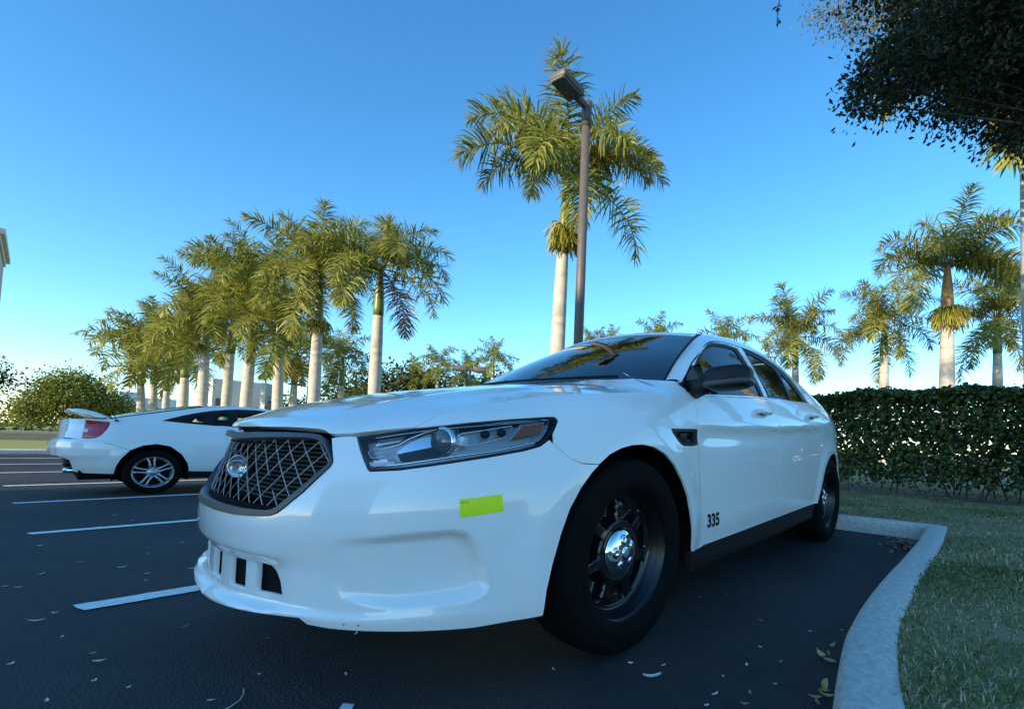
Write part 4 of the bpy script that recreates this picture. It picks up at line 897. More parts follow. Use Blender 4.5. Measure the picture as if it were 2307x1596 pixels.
# --- bumper cover
bump = [(0,.240),(.07,.2415),(.134,.2455),(.22,.252),(.301,.2585),(.37,.263),(.437,.267),(.533,.270),(.534,.2698),(.556,.253),(.619,.2475),(.697,.244),(.775,.2418),(.888,.2372),(1.005,.2311),(1.136,.2333),(1.211,.2362)]+ARCH[2:9]+SEAM[1:]+[(1.232,.776),(1.196,.7528)]+HL[8:0:-1]+[(.629,.7645),(.600,.7645),(.579,.7628),(.560,.7605),(.5455,.7580)]+GRO[6:]+[(0,.378),(.052,.378),(.052,.292),(0,.292)]
op = [round_poly(p, .006) for p in ([(.135,.296),(.248,.302),(.246,.384),(.132,.380)], [(.309,.305),(.452,.312),(.437,.352),(.412,.376),(.385,.387),(.309,.389)])]
V, F, N = sheet_mesh(wsurf, bump, op, sp=.022, gap=.0015, rim=.016, dense=((0,.21),(1.10,.545),.009))
V, F, N = both(V, F, N)
# paint chips on the chin edge keep the white colour only
bumper = obj('front_bumper', V, F, M_PAINT, car, True, N)
# --- underbody / backing shell
panel('underbody', [(0,.25),(.53,.262),(.56,.255),(1.15,.245),(1.212,.262)]+ARCH[2:-2]+[(2.074,.26),(4.0,.30)]+RARCH[1:-1]+[(UEND-.9,.33),(UEND,.40),(UEND,1.0),(3.94,1.05),(2.14,.98),(1.818,.96),(1.34,.915),(1.03,.865),(.88,.825),(.80,.775),(.55,.735),(0,.735)], [HL, [(-.01,.56),(.39,.555),(.50,.63),(.55,.69),(.52,.735),(0,.728)]], M_VOID, car, off=-.020, rim=0, gap=0, sp=.05)
ub = MB()
ub.box((2.6, 0, .26), (4.3, 1.30, .10)); ub.box((.72, 0, .27), (.8, .9, .06)); ub.box((1.25, 0, .56), (1.6, 1.24, .5)); ub.box((4.45, 0, .55), (.8, 1.2, .5)); ub.box((3.0, 0, .48), (2.5, 1.62, .36)); ub.box((4.45, 0, .42), (.9, 1.5, .16))
for cx_ in (1.0, 3.868):
    a = np.linspace(-.25, math.pi+.25, 24)
    for s_ in (-1, 1):
        Gw = np.zeros((24, 2, 3)); xa_ = cx_+.445*np.cos(a); Gw[:, 0] = np.stack([xa_, s_*np.minimum(.925, np.interp(xa_, _X[:3000], _Y[:3000])-.04), .355+.425*np.sin(a)], 1); Gw[:, 1] = Gw[:, 0]; Gw[:, 1, 1] = s_*.60; ub.grid(Gw); Gi_ = np.stack([Gw[:, 1], np.tile([cx_, s_*.60, .30], (24, 1))], 1); ub.grid(Gi_)
ub.build('chassis', M_VOID, car, smooth=False)
# --- fender, doors, quarter
GAPE = [(1.838,1.012),(1.858,1.040),(1.878,1.064)]
fend = GAPL+GAPE+[(1.889,1.070),(2.064,1.072),(2.099,1.040)]+DCUT+[(2.172,.304),(2.064,.302)]+ARCH[19:7:-1]+SEAM[1:]+HL[11:20]
VENT = [(1.851,0.838),(1.944,0.842),(2.077,0.846),(2.074,0.776),(2.004,0.772),(1.944,0.772),(1.922,0.776),(1.894,0.793),(1.859,0.822)]
side_pair('front_fender', fend, [VENT], M_PAINT, car, sp=.025, gap=.002)
fd = DCUT+[(2.561,.319),(3.210,.338)]+BCUT[::-1][1:]+[(3.024,1.092),(2.804,1.076),(2.576,1.057),(2.404,1.041),(2.252,1.028)]
side_pair('front_door', fd, (), M_PAINT, car, sp=.03, gap=.0022)
RC = [(4.074,1.148),(4.079,1.05),(4.089,.92),(4.102,.80),(4.116,.68)]
rd = BCUT+[(3.544,.347),(4.016,.358)]+RARCH[1:5]+RC[::-1]+[(3.844,1.136),(3.651,1.125),(3.394,1.114)]
side_pair('rear_door', rd, (), M_PAINT, car, sp=.03, gap=.0022)
qp = RC+RARCH[4:-1]+[(UEND-.9,.30),(UEND,.32),(UEND,1.06),(UEND-.3,1.09),(UEND-.6,1.115),(4.9,1.145),(4.4,1.155)]
panel('rear_quarter', qp, (), M_PAINT, car, sp=.04, gap=.002)
side_pair('sill', [(2.044,.303),(2.344,.308),(3.210,.334),(4.009,.355),(3.994,.25),(3.144,.225),(2.064,.205)], (), M_BLACK, car, off=-.004, sp=.04, gap=0, rim=.03)
# --- bonnet
S_, W_ = 60, 61
gu = np.array(GAPL+GAPE); gs = np.r_[0, np.cumsum(np.hypot(*np.diff(gu, axis=0).T))]; hs = np.linspace(0, 1, S_)**1.25
ug = np.interp(hs*gs[-1], gs, gu[:, 0]); zg_ = np.interp(hs*gs[-1], gs, gu[:, 1]); Eh = wrapP(ug, zg_)
Cx = np.interp(hs, [0, .02, .06, .12, .22, .40, .6, .8, 1], [.030, .040, .066, .120, .232, .43, .66, .90, 1.13])
Cz = cubic([.024, .040, .066, .120, .232, .40, .66, .90, 1.13], [.772, .796, .816, .845, .883, .928, .982, 1.024, 1.056], Cx)
Cz[0] = .775
ws = np.linspace(-1, 1, W_); G = np.zeros((S_, W_, 3)); aw = np.abs(ws)
for i in range(S_):
    xe, ye, ze = Eh[i][0], -Eh[i][1], Eh[i][2]
    G[i, :, 0] = Cx[i]+(xe-Cx[i])*aw**2; G[i, :, 1] = ws*ye
    G[i, :, 2] = Cz[i]-(Cz[i]-ze)*aw**2.6
ur = aw*GAPL[0][0]; R0_ = wrapP(np.where(ws < 0, ur, -ur-1e-9), np.interp(ur, *np.array(HOODL).T)+.009*(1-(ur/GAPL[0][0])**6)); R0_[:, 1] = np.where(ws < 0, -1, 1)*np.abs(R0_[:, 1])
D0 = R0_-G[0]
for i in range(S_): G[i] += D0*max(0, 1-hs[i]/.16)**2
# the long crease each side of the raised middle
rid = np.exp(-((aw[None]-np.interp(hs, [0, 1], [.62, .74])[:, None])/.06)**2)*np.interp(hs, [0, .1, .5, 1], [0, .006, .008, .003])[:, None]
G[..., 2] += rid
# folded edge
def fold(G, d):
    top = G.copy(); N_ = np.zeros_like(G); du = np.gradient(G, axis=0); dv = np.gradient(G, axis=1); N_ = np.cross(du, dv); N_ /= np.linalg.norm(N_, axis=2, keepdims=True); N_ *= np.sign(N_[..., 2:3]+1e-9)
    return N_
Nh = fold(G, .014)
b = MB().grid(G)
for ed, nn in ((G[0], Nh[0]), (G[:, 0], Nh[:, 0]), (G[:, -1], Nh[:, -1])):
    b.grid(np.stack([ed, ed-nn*.022], 1))
bon = b.build('bonnet', M_PAINT, car)
# --- glasshouse lines
C1 = np.array([(1.45,-.770,1.078),(1.544,-.745,1.147),(1.625,-.720,1.200),(1.732,-.690,1.263),(1.861,-.652,1.332),(1.985,-.620,1.398),(2.091,-.600,1.448),(2.282,-.590,1.490),(2.525,-.585,1.519),(2.798,-.585,1.530),(3.098,-.590,1.526),(3.431,-.605,1.494),(3.746,-.640,1.410),(3.988,-.705,1.275),(4.15,-.765,1.170)])
C2x = np.array([(1.435,1.064),(1.522,1.123),(1.619,1.190),(1.717,1.243),(1.822,1.300),(1.932,1.355),(2.059,1.395),(2.205,1.420),(2.482,1.446),(2.721,1.456),(3.003,1.442),(3.276,1.390),(3.478,1.275),(3.575,1.163)])
C2 = np.stack([C2x[:, 0], -glassY(C2x[:, 0], C2x[:, 1]), C2x[:, 1]], 1)
ext = wrapP(u_of_x(np.array([3.72, 3.9, 4.06, 4.2])), np.array([1.153, 1.155, 1.150, 1.146])); C2 = np.vstack([C2, ext])
C2s = np.stack([cubic(np.r_[0, np.cumsum(np.linalg.norm(np.diff(C2, axis=0), axis=1))], C2[:, k], np.linspace(0, np.linalg.norm(np.diff(C2, axis=0), axis=1).sum(), 90)) for k in range(3)], 1)
c1l = np.r_[0, np.cumsum(np.linalg.norm(np.diff(C1, axis=0), axis=1))]
C1f = np.stack([cubic(c1l, C1[:, k], np.linspace(0, c1l[-1], 400)) for k in range(3)], 1)
C1s = np.stack([np.interp(np.linspace(C2s[0, 0], C1[-1, 0], 90)*0+np.interp(C2s[:, 0], [C2s[0, 0], C2s[-1, 0]], [C1[0, 0], C1[-1, 0]]), C1f[:, 0], C1f[:, k]) for k in range(3)], 1)
tt = np.linspace(0, 1, 9); G = C2s[:, None]*(1-tt)[None, :, None]+C1s[:, None]*tt[None, :, None]
ot = np.array([0, -.75, .66]); G += (np.sin(np.pi*tt)**.8*.014)[None, :, None]*ot
b = MB().grid(G[:, ::-1]); b.grid(np.stack([C2s, C2s+np.array([0, .03, -.008])], 1)).mir(); b.build('roof_pillars', M_PAINT, car)
# roof skin
k0 = np.searchsorted(C1f[:, 0], 2.085); k1 = np.searchsorted(C1f[:, 0], 3.46)
E1 = C1f[k0:k1:6]; ry = np.linspace(-1, 1, 33); G = np.zeros((len(E1), 33, 3)); q = (E1[:, 0]-E1[0, 0])/(E1[-1, 0]-E1[0, 0])
xc = E1[:, 0]+np.interp(q, [0, 1], [-.105, .09]); zc = np.interp(q, [0, .12, .35, .55, .8, 1], [1.482, 1.523, 1.552, 1.556, 1.540, 1.508])
zc = np.maximum(cubic(np.r_[0, .12, .35, .55, .8, 1], [1.482, 1.518, 1.550, 1.556, 1.541, 1.508], q), E1[:, 2])
G[..., 1] = ry[None]*(-E1[:, 1])[:, None]; G[..., 0] = xc[:, None]+(E1[:, 0]-xc)[:, None]*ry[None]**2; G[..., 2] = zc[:, None]-(zc-E1[:, 2])[:, None]*np.abs(ry[None])**2.4
HEADER = G[0].copy(); RHEAD = G[-1].copy(); MB().grid(np.concatenate([(G[0]+np.array([-.032, 0, -.012]))[None], (G[0]+np.array([-.024, 0, .003]))[None], (G[0]+np.array([.02, 0, .014]))[None], G[2:]], 0)).build('roof', M_PAINT, car)
# windshield (curved), bounded by cowl, pillars and header
kk = np.searchsorted(C1f[:, 0], 2.085); PL = C1f[:kk]; PL = np.stack([np.interp(np.linspace(0, 1, 40), np.linspace(0, 1, len(PL)), PL[:, k]) for k in range(3)], 1)
wy = np.linspace(-1, 1, 41); G = np.zeros((40, 41, 3)); v_ = np.linspace(0, 1, 40)
cx_ = 1.125+(HEADER[16, 0]-1.125)*v_; cz_ = 1.052+(HEADER[16, 2]-1.052)*v_+.022*np.sin(np.pi*v_)
for i in range(40):
    G[i, :, 1] = wy*-PL[i, 1]; G[i, :, 0] = cx_[i]+(PL[i, 0]-cx_[i])*wy**2; G[i, :, 2] = cz_[i]+(PL[i, 2]-cz_[i])*np.abs(wy)**2.2
ws_o = MB().grid(G).build('windshield', M_WSHIELD, car)
# black ceramic border just inside the windshield, and the seal
Gi = G-np.array([-.3, 0, .9])*0+np.array([.004, 0, -.007])
b = MB(); b.grid(Gi[:, :3]); b.grid(Gi[:, -3:]); b.grid(Gi[:3])
b.build('windshield_border', M_BLACK, car)
b = MB(); b.tube(PL+np.array([-.004, -.003, .003]), .006, 6).mir(); b.build('windshield_seal', M_BLACK, car)
# rear window and boot lid
rw = np.linspace(0, 1, 14); k1b = np.searchsorted(C1f[:, 0], 3.46); PR = C1f[k1b:]; PR = np.stack([np.interp(rw, np.linspace(0, 1, len(PR)), PR[:, k]) for k in range(3)], 1)
G = np.zeros((14, 33, 3)); cxr = RHEAD[16, 0]+(4.30-RHEAD[16, 0])*rw; czr = RHEAD[16, 2]+(1.175-RHEAD[16, 2])*rw
for i in range(14): G[i, :, 1] = ry*-PR[i, 1]; G[i, :, 0] = cxr[i]+(PR[i, 0]-cxr[i])*ry**2; G[i, :, 2] = czr[i]+(PR[i, 2]-czr[i])*np.abs(ry)**2.2
MB().grid(G).build('rear_window', M_GLASS, car)
BL = G[-1]; ends = wrapP(np.interp(np.abs(ry), [0, 1], [UEND-.001, UEND-.95])*np.where(ry < 0, 1, -1), np.full(33, 1.10)); ends[:, 1] = np.sign(ry+1e-9)*np.abs(ends[:, 1])
tt = np.linspace(0, 1, 10); G = BL[None]*(1-tt)[:, None, None]+ends[None]*tt[:, None, None]; G[..., 2] += (.03*np.sin(np.pi*tt))[:, None]; MB().grid(G).build('boot_lid', M_PAINT, car)
# --- side glass, frames and seals (on the leaning side sheet)
DLO = [tuple(p) for p in C2x]+[(3.50,1.150),(3.3,1.140),(2.97,1.108),(2.55,1.094),(2.36,1.083),(2.0,1.052),(1.75,1.034),(1.53,1.012),(1.46,1.015)]
# black backing: everything of the DLO that is not glass
FG = round_poly([(1.585,1.030),(1.687,1.190),(1.823,1.284),(1.945,1.335),(2.058,1.367),(2.242,1.394),(2.375,1.400),(2.385,1.36),(2.402,1.290),(2.425,1.20),(2.43,1.094)], .02)
RG = round_poly([(2.60,1.098),(2.575,1.25),(2.572,1.415),(2.70,1.420),(2.86,1.410),(3.0,1.390),(3.085,1.365),(3.08,1.27),(3.055,1.14),(3.04,1.120)], .02)
QG = round_poly([(3.10,1.128),(3.118,1.25),(3.14,1.345),(3.19,1.352),(3.30,1.302),(3.385,1.232),(3.44,1.165),(3.445,1.148),(3.36,1.140)], .015)
side_pair('window_surround', DLO, [FG, RG, QG], M_BLACK, car, surf=gsurf, off=-.004, sp=.05, gap=0, rim=.012)
for nm, pl in (('front_side_glass', FG), ('rear_side_glass', RG), ('quarter_glass', QG)):
    side_pair(nm, inset_poly(pl, -.006), (), M_GLASS, car, surf=gsurf, off=-.010, sp=.06, gap=0, rim=0)
FR_O = [tuple(p) for p in inset_poly(np.array([(1.60,1.152),(1.619,1.190),(1.717,1.243),(1.822,1.300),(1.932,1.355),(2.059,1.395),(2.205,1.420),(2.40,1.438),(2.525,1.446),(2.53,1.30),(2.535,1.096),(2.47,1.092),(2.475,1.20),(2.455,1.32),(2.432,1.412),(2.375,1.410),(2.242,1.404),(2.058,1.378),(1.945,1.346),(1.823,1.294),(1.70,1.215)]), .007)]
side_pair('door_frame', FR_O, (), M_PAINT, car, surf=gsurf, off=.003, sp=.04, gap=0, rim=.008)
bl = np.array([(1.53,1.018),(1.75,1.038),(2.0,1.056),(2.36,1.087),(2.55,1.098),(2.97,1.113),(3.3,1.143),(3.5,1.153)])
bP = gsurf(bl[:, 0], bl[:, 1]-.008, .004)[0]; MB().tube(bP, .006, 6).mir().build('belt_moulding', M_CHROME, car)
# --- interior seen through the glass
ib = MB(); ib.box((2.6, 0, .70), (2.6, 1.66, .3)); ib.box((1.55, 0, .93), (.5, 1.42, .16), bev=.05); ib.box((3.85, 0, 1.02), (.5, 1.3, .2)); ib.build('dashboard_and_floor', M_SEAT, car)
for (sx, sy) in ((2.35, -.40), (2.35, .40), (3.35, -.38), (3.35, .38)):
    s_ = MB(); s_.box((sx-.25, sy, .86), (.5, .50, .16), bev=.06); th_ = math.radians(14); Ry = np.array([[math.cos(th_), 0, math.sin(th_)], [0, 1, 0], [-math.sin(th_), 0, math.cos(th_)]])
    s_.box((sx+.08, sy, 1.08), (.14, .48, .46), Ry, .06); s_.box((sx+.13, sy, 1.37 if sx < 3 else 1.30), (.10, .24, .15), Ry, .045); s_.build('seat', M_SEAT, car)
sw = MB(); a = np.linspace(0, 2*math.pi, 28, endpoint=False); sw.tube(np.stack([1.86+.10*np.sin(a), -.40+.18*np.cos(a), 1.03+.15*np.sin(a)], 1), .014, 8, closed=True); sw.build('steering_wheel', M_BLACK, car)
# --- door mirror (left and right)
def superbox(c, d, R=None, n=3.2, nu=24, nv=16, taper=0.):
    b = MB(); G = np.zeros((nv, nu+1, 3))
    for i, v in enumerate(np.linspace(-math.pi/2, math.pi/2, nv)):
        for j, u in enumerate(np.linspace(0, 2*math.pi, nu+1)):
            f = lambda t: math.copysign(abs(t)**(2/n), t)
            p = np.array([f(math.cos(v))*f(math.cos(u)), f(math.cos(v))*f(math.sin(u)), f(math.sin(v))])*np.array(d)/2
            p[2] *= 1+taper*p[1]/(d[1]/2); G[i, j] = p
    if R is not None: G = G@np.array(R).T
    return b.grid((G+np.array(c))[:, ::-1])
for s_ in (-1, 1):
    mr = superbox((0, 0, 0), (.125, .215, .108), n=3.4).build('mirror_shell', M_BLACK, car); mr.location = (1.475, s_*1.087, 1.074); mr.rotation_euler = (s_*.06, .05, s_*-.12)
    bnd = superbox((0, 0, 0), (.130, .221, .036), n=4).build('mirror_band', M_TRIM, mr); bnd.location = (0.002, 0, -.024)
    gl = MB().grid(np.array([[(.0, -.088*k, -.036), (.0, -.088*k, .036)] for k in (-1, 1)])).build('mirror_glass', M_CHROME, mr); gl.location = (.0635, 0, 0)
    ft = MB(); ft.tube([(1.515, s_*.885, 1.035), (1.49, s_*.95, 1.045), (1.478, s_*1.02, 1.058)], [.05, .042, .036], 12)
    P, N = gsurf(np.array([1.448, 1.50, 1.60, 1.70, 1.70, 1.60, 1.50]), np.array([1.020, 1.10, 1.165, 1.195, 1.05, 1.024, 1.008]), .004)
    P[:, 1] *= -s_; c_ = P.mean(0)+np.array([0, s_*.012, 0]); T = [(0, i, i+1) for i in range(1, 6)]
    n_ = len(P); V = np.vstack([P, P+np.array([0, -s_*.02, 0]), [c_]]); Q = [(i, (i+1) % n_, n_+(i+1) % n_, n_+i) for i in range(n_)]
    ft.add(V, Q, [(2*n_, i, (i+1) % n_) if s_ < 0 else (2*n_, (i+1) % n_, i) for i in range(n_)])
    ft.build('mirror_foot', M_BLACK, car)
# --- door handles
for (u_, z_) in ((2.914, .975), (3.944, 1.020)):
    for s_ in (1, -1):
        P, N = wrapP(np.array([u_]), np.array([z_]))[0], wrapN(np.array([u_]), np.array([z_]))[0]
        S = np.array([1, s_, 1]); c_ = P*S; n_ = N*S
        cup = superbox((0, 0, 0), (.15, .03, .055), n=2.4).build('handle_cup', M_TRIM, car); cup.location = c_-n_*.012; cup.rotation_euler = (.35*-s_*-1*0, 0, 0)
        h = superbox((0, 0, 0), (.185, .030, .034), n=2.6).build('door_handle', M_PAINT, car); h.location = c_+n_*.030
        for e in (-1, 1): l_ = superbox((0, 0, 0), (.03, .05, .028), n=2.4).build('handle_mount', M_PAINT, h); l_.location = (e*.078, s_*.018, 0)
# --- fender vent
v1 = side_pair('fender_vent', inset_poly(np.array(VENT), .001), [inset_poly(np.array(VENT), .011)], M_BLACK, car, off=.002, sp=.02, gap=0, rim=.03)
for pr_, (us, zs) in enumerate((((1.85, 2.02), (.800, .812)),)):
    for s_ in (1, -1):
        u_ = np.linspace(1.845, 2.028, 8); P = wrapP(u_, np.linspace(.798, .790, 8), -.018)*np.array([1, s_, 1]); b = MB().tube(P, .009, 6); P = wrapP(np.linspace(1.90, 2.028, 8), np.full(8, .822), -.020)*np.array([1, s_, 1]); b.tube(P, .005, 6); b.build('vent_bar', M_TRIM, car)
        Pb = wrapP(np.array([1.93, 1.99]), np.array([.805, .805]), -.012)*np.array([1, s_, 1]); MB().box(Pb.mean(0), (.055, .012, .042), bev=.004).build('vent_lamp', M_BLACK, car)
# --- grille
panel('grille_frame', GRO, [GRI], M_TRIM, car, off=.004, rim=.026, gap=.001, sp=.016)
gb_ = MB()
GRE_ = [tuple(p) for p in inset_poly(np.array(GRI), -.008)[1:-1]]; GRE_ = [(0, GRI[0][1]+.008)]+GRE_+[(0, GRI[-1][1]-.008)]
GRI_A = np.array(GRE_+[(-p[0], p[1]) for p in GRE_[::-1]])
def clip_run(P2):
    k = in_poly(P2, GRI_A); runs = []; cur = []
    for p, q in zip(P2, k):
        if q: cur.append(p)
        elif cur: runs.append(cur); cur = []
    if cur: runs.append(cur)
    return runs
dx_, sl = .074, .90
for fam in (1, -1):
    for k in range(-22, 23):
        t = np.linspace(-.20, .20, 90); P2 = np.stack([k*dx_+fam*t/sl*1.0, .645+t], 1)
        for run in clip_run(P2):
            run = np.array(run)
            if len(run) < 3: continue
            # two broken strands low on the driver's side
            if fam == -1 and k == 4: run = run[(run[:, 1] > .636) | (run[:, 1] < .598)]
            if fam == 1 and k == 7: run = run[(run[:, 1] > .640) | (run[:, 1] < .61)]
            cut = np.where(np.diff(run[:, 1]) > .02)[0]
            for seg in np.split(run, cut+1):
                if len(seg) > 2: gb_.tube(wrapP(seg[:, 0], seg[:, 1], -.024), .0018, 5, cap=False)
wire = gb_.build('grille_mesh', M_WIRE, car)
panel('radiator', inset_poly(np.array(GRI[:-1]+[(0,.562)]), -.012), (), M_VOID, car, off=-.105, rim=0, gap=0, sp=.03)
gk = MB()
for k in range(14):
    zf_ = .56+.0135*k; wd_ = .52 if zf_ > .64 else .40+(zf_-.56)*1.4
    gk.tube(wrapP(np.linspace(-wd_, wd_, 31), np.full(31, zf_), -.098), .0024, 4)
gk.build('radiator_fins', M_RADF, car)
# horizontal ram-air slats behind the lower intake
gk = MB()
for k in range(4): gk.tube(wrapP(np.linspace(-.46, .46, 31), np.full(31, .310+.024*k), -.075), .006, 5)
gk.build('intake_slat', M_BLACK, car)
# badge on its stalk
bd = wrapP(np.array([1e-4]), np.array([.648]))[0]
EA = math.radians(36); e_ax = np.array([-math.cos(EA), -math.sin(EA), .06]); e_ax /= np.linalg.norm(e_ax); e_sd = np.cross([0, 0, 1.], e_ax); e_sd /= np.linalg.norm(e_sd); e_up = np.cross(e_ax, e_sd)
Mx = np.eye(4); Mx[:3, 0] = e_sd; Mx[:3, 1] = e_up; Mx[:3, 2] = e_ax; Mx[:3, 3] = np.array([.040, -.045, .650])
MB().lathe([(.030, 0), (.030, .022), (.033, .030), (.0375, .037), (.038, .044), (.0355, .047)], 36, Mx).build('emblem_stalk', M_CHROME, car)
fc = MB().lathe([(.0355, .0470), (.032, .0475), (.030, .0455), (.001, .0465)], 36, Mx).build('emblem', mat('emblem_blue_grey', (.33, .38, .42), rough=.12, metal=.7), car)
V, T = text_geo('Ford', .030, shear=.3); V[:, :2] -= (V[:, :2].max(0)+V[:, :2].min(0))/2
obj('emblem_lettering', (V[:, :1]*e_sd+V[:, 1:2]*e_up+e_ax*.0485)+Mx[:3, 3], T, M_CHROME, fc, smooth=False)
a = np.linspace(0, 2*math.pi, 40, endpoint=False); MB().tube(np.cos(a)[:, None]*.031*e_sd+np.sin(a)[:, None]*.019*e_up+e_ax*.0485+Mx[:3, 3], .0013, 5, closed=True).build('emblem_ring', M_CHROME, fc)
# --- headlights
def hl_build(s_):
    S = np.array([1, s_, 1]); hl = None
    def pan(name, poly, m, off, rim=0., sp=.02, par=None, holes=()):
        V, F, N = sheet_mesh(wsurf, poly, holes, sp=sp, off=off, rim=rim, gap=0)
        if s_ < 0: V, F, N = V*S, [f[:, ::-1] for f in F], N*S
        return obj(name, V, F, m, par, True, N)
    hl = pan('headlight', inset_poly(np.array(HL), .0035), M_LENS, -.001, par=car)
    pan('headlight_bucket', inset_poly(np.array(HL), .002), M_HLBACK, -.045, par=hl)
    V, F, N = sheet_mesh(wsurf, inset_poly(np.array(HL), .001), [inset_poly(np.array(HL), .0065)], sp=.02, off=-.003, rim=.044, gap=0)
    if s_ < 0: V, F, N = V*S, [f[:, ::-1] for f in F], N*S
    obj('headlight_edge', V, F, M_BLACK, hl, True, N)
    def line(P2, r, off, m=M_CHROME, name='chrome_line'):
        P2 = resample(P2, .008); MB().tube(wrapP(P2[:, 0], P2[:, 1], off)*S, r, 6).build(name, m, hl)
    def W(f, g):     # f along the lamp (0 inner..1 outer), g up (0..1)
        lo = np.interp(f, [0, .12, .25, .45, .65, .80, .90, 1], [.672, .677, .690, .712, .731, .750, .768, .80]); hi = np.interp(f, [0, .12, .25, .45, .65, .80, .90, 1], [.766, .776, .794, .812, .826, .838, .846, .851])
        return np.stack([.650+.630*np.asarray(f, float), lo+(hi-lo)*np.asarray(g, float)], -1)
    # bright lines of the lamp's inner moulding
    line(W([.025, .09, .17, .22, .30, .385], [.52, .56, .60, .74, .86, .88]), .0026, -.020)
    line(W([.385, .30, .05], [.955, .97, .96]), .0016, -.012)
    line(W([.025, .055, .125, .150, .175], [.52, .30, .36, .27, .06]), .0026, -.020)
    line(W([.06, .20, .42, .65, .86], [.055, .05, .05, .05, .07]), .0036, -.012)
    line(W([.175, .205, .26], [.07, .05, .05]), .0022, -.018)
    line(W([.40, .55, .75, .90, .955], [.93, .935, .93, .92, .86]), .0024, -.010)
    line(W([.955, .935, .88, .80], [.86, .60, .32, .12]), .0018, -.010)
    line(W([.46, .48, .60, .74, .745, .715, .69, .60, .50, .465, .455, .46], [.62, .70, .735, .79, .76, .50, .42, .36, .30, .34, .48, .62]), .0024, -.016)
    line(W([.05, .20, .40, .55, .75, .90], [.90, .905, .90, .885, .875, .86]), .0016, -.010, M_HLSILV)
    pan('led_bar', np.array([tuple(W(.035, .05)), tuple(W(.185, .03)), tuple(W(.165, .16)), tuple(W(.045, .20))]), mat('led_bar_white', (.80, .84, .86), rough=.3) if 'led_bar_white' not in MATS else MATS['led_bar_white'], -.012, par=hl)
    # reflector bowl, projector barrel and lens
    pan('reflector_bowl', np.vstack([W([.16, .22, .30, .38], [.40, .66, .80, .84]), W([.40, .36, .18], [.45, .42, .36])]), M_HLSILV, -.030, par=hl)
    pan('dark_bowl', np.vstack([W([.17, .40, .405], [.34, .40, .10]), W([.22, .19], [.10, .12])]), M_BLACK, -.032, par=hl)
    pan('upper_louver', np.vstack([W([.05, .17, .20, .06], [.66, .70, .86, .86])]), M_HLSILV, -.030, par=hl)
    pan('turn_reflector', np.vstack([W([.05, .12, .14, .06], [.24, .26, .10, .10])]), M_HLSILV, -.030, par=hl)
    pc = wrapP(np.array([.650+.630*.395]), np.array([.757]), -.034)[0]*S; n_ = wrapN(np.array([.899]), np.array([.757]))[0]*S; n_[2] = 0; n_ = n_*np.array([1, .25, 1]); n_ /= np.linalg.norm(n_)
    up = np.array([0, 0, 1.]); sd = np.cross(up, n_); Mm = np.eye(4); Mm[:3, 0] = sd; Mm[:3, 1] = up; Mm[:3, 2] = n_; Mm[:3, 3] = pc
    MB().lathe([(.036, -.03), (.043, .0), (.045, .010), (.043, .016), (.038, .018)], 36, Mm).build('projector_ring', M_HLSILV, hl)
    MB().lathe([(.038, .014), (.034, .022), (.026, .029), (.014, .034), (.001, .036)], 32, Mm).build('projector_lens', mat('projector_glass', (.10, .115, .125), rough=.05, coat=1.) if 'projector_glass' not in MATS else MATS['projector_glass'], hl)
    for k in range(7): line(W([.335+.018*k, .36+.017*k, .375+.014*k], [.93, .80, .55]), .0013, -.016, M_HLSILV, 'cooling_fin')
    bx = wrapP(np.array([.650+.630*.485]), np.array([.760]), -.018)[0]*S; MB().box(bx, (.03, .025, .030), bev=.006).build('bulb_housing', MATS['led_bar_white'], hl)
    for f_ in (.60, .685): q_ = wrapP(np.array([.650+.630*f_]), np.array([W(f_, .60)[1]]), -.022)[0]*S; superbox(q_, (.034, .02, .026), n=2.).build('screw_boss', M_BLACK, hl)
    pan('amber_reflector', np.vstack([W([.735, .90, .925, .80], [.38, .40, .74, .74])]), M_AMBER, -.016, par=hl, rim=.02)
    pan('amber_surround', np.vstack([W([.72, .905, .94, .795], [.33, .34, .80, .81])]), M_HLBACK, -.024, par=hl)
    return hl
hl_build(1); hl_build(-1)
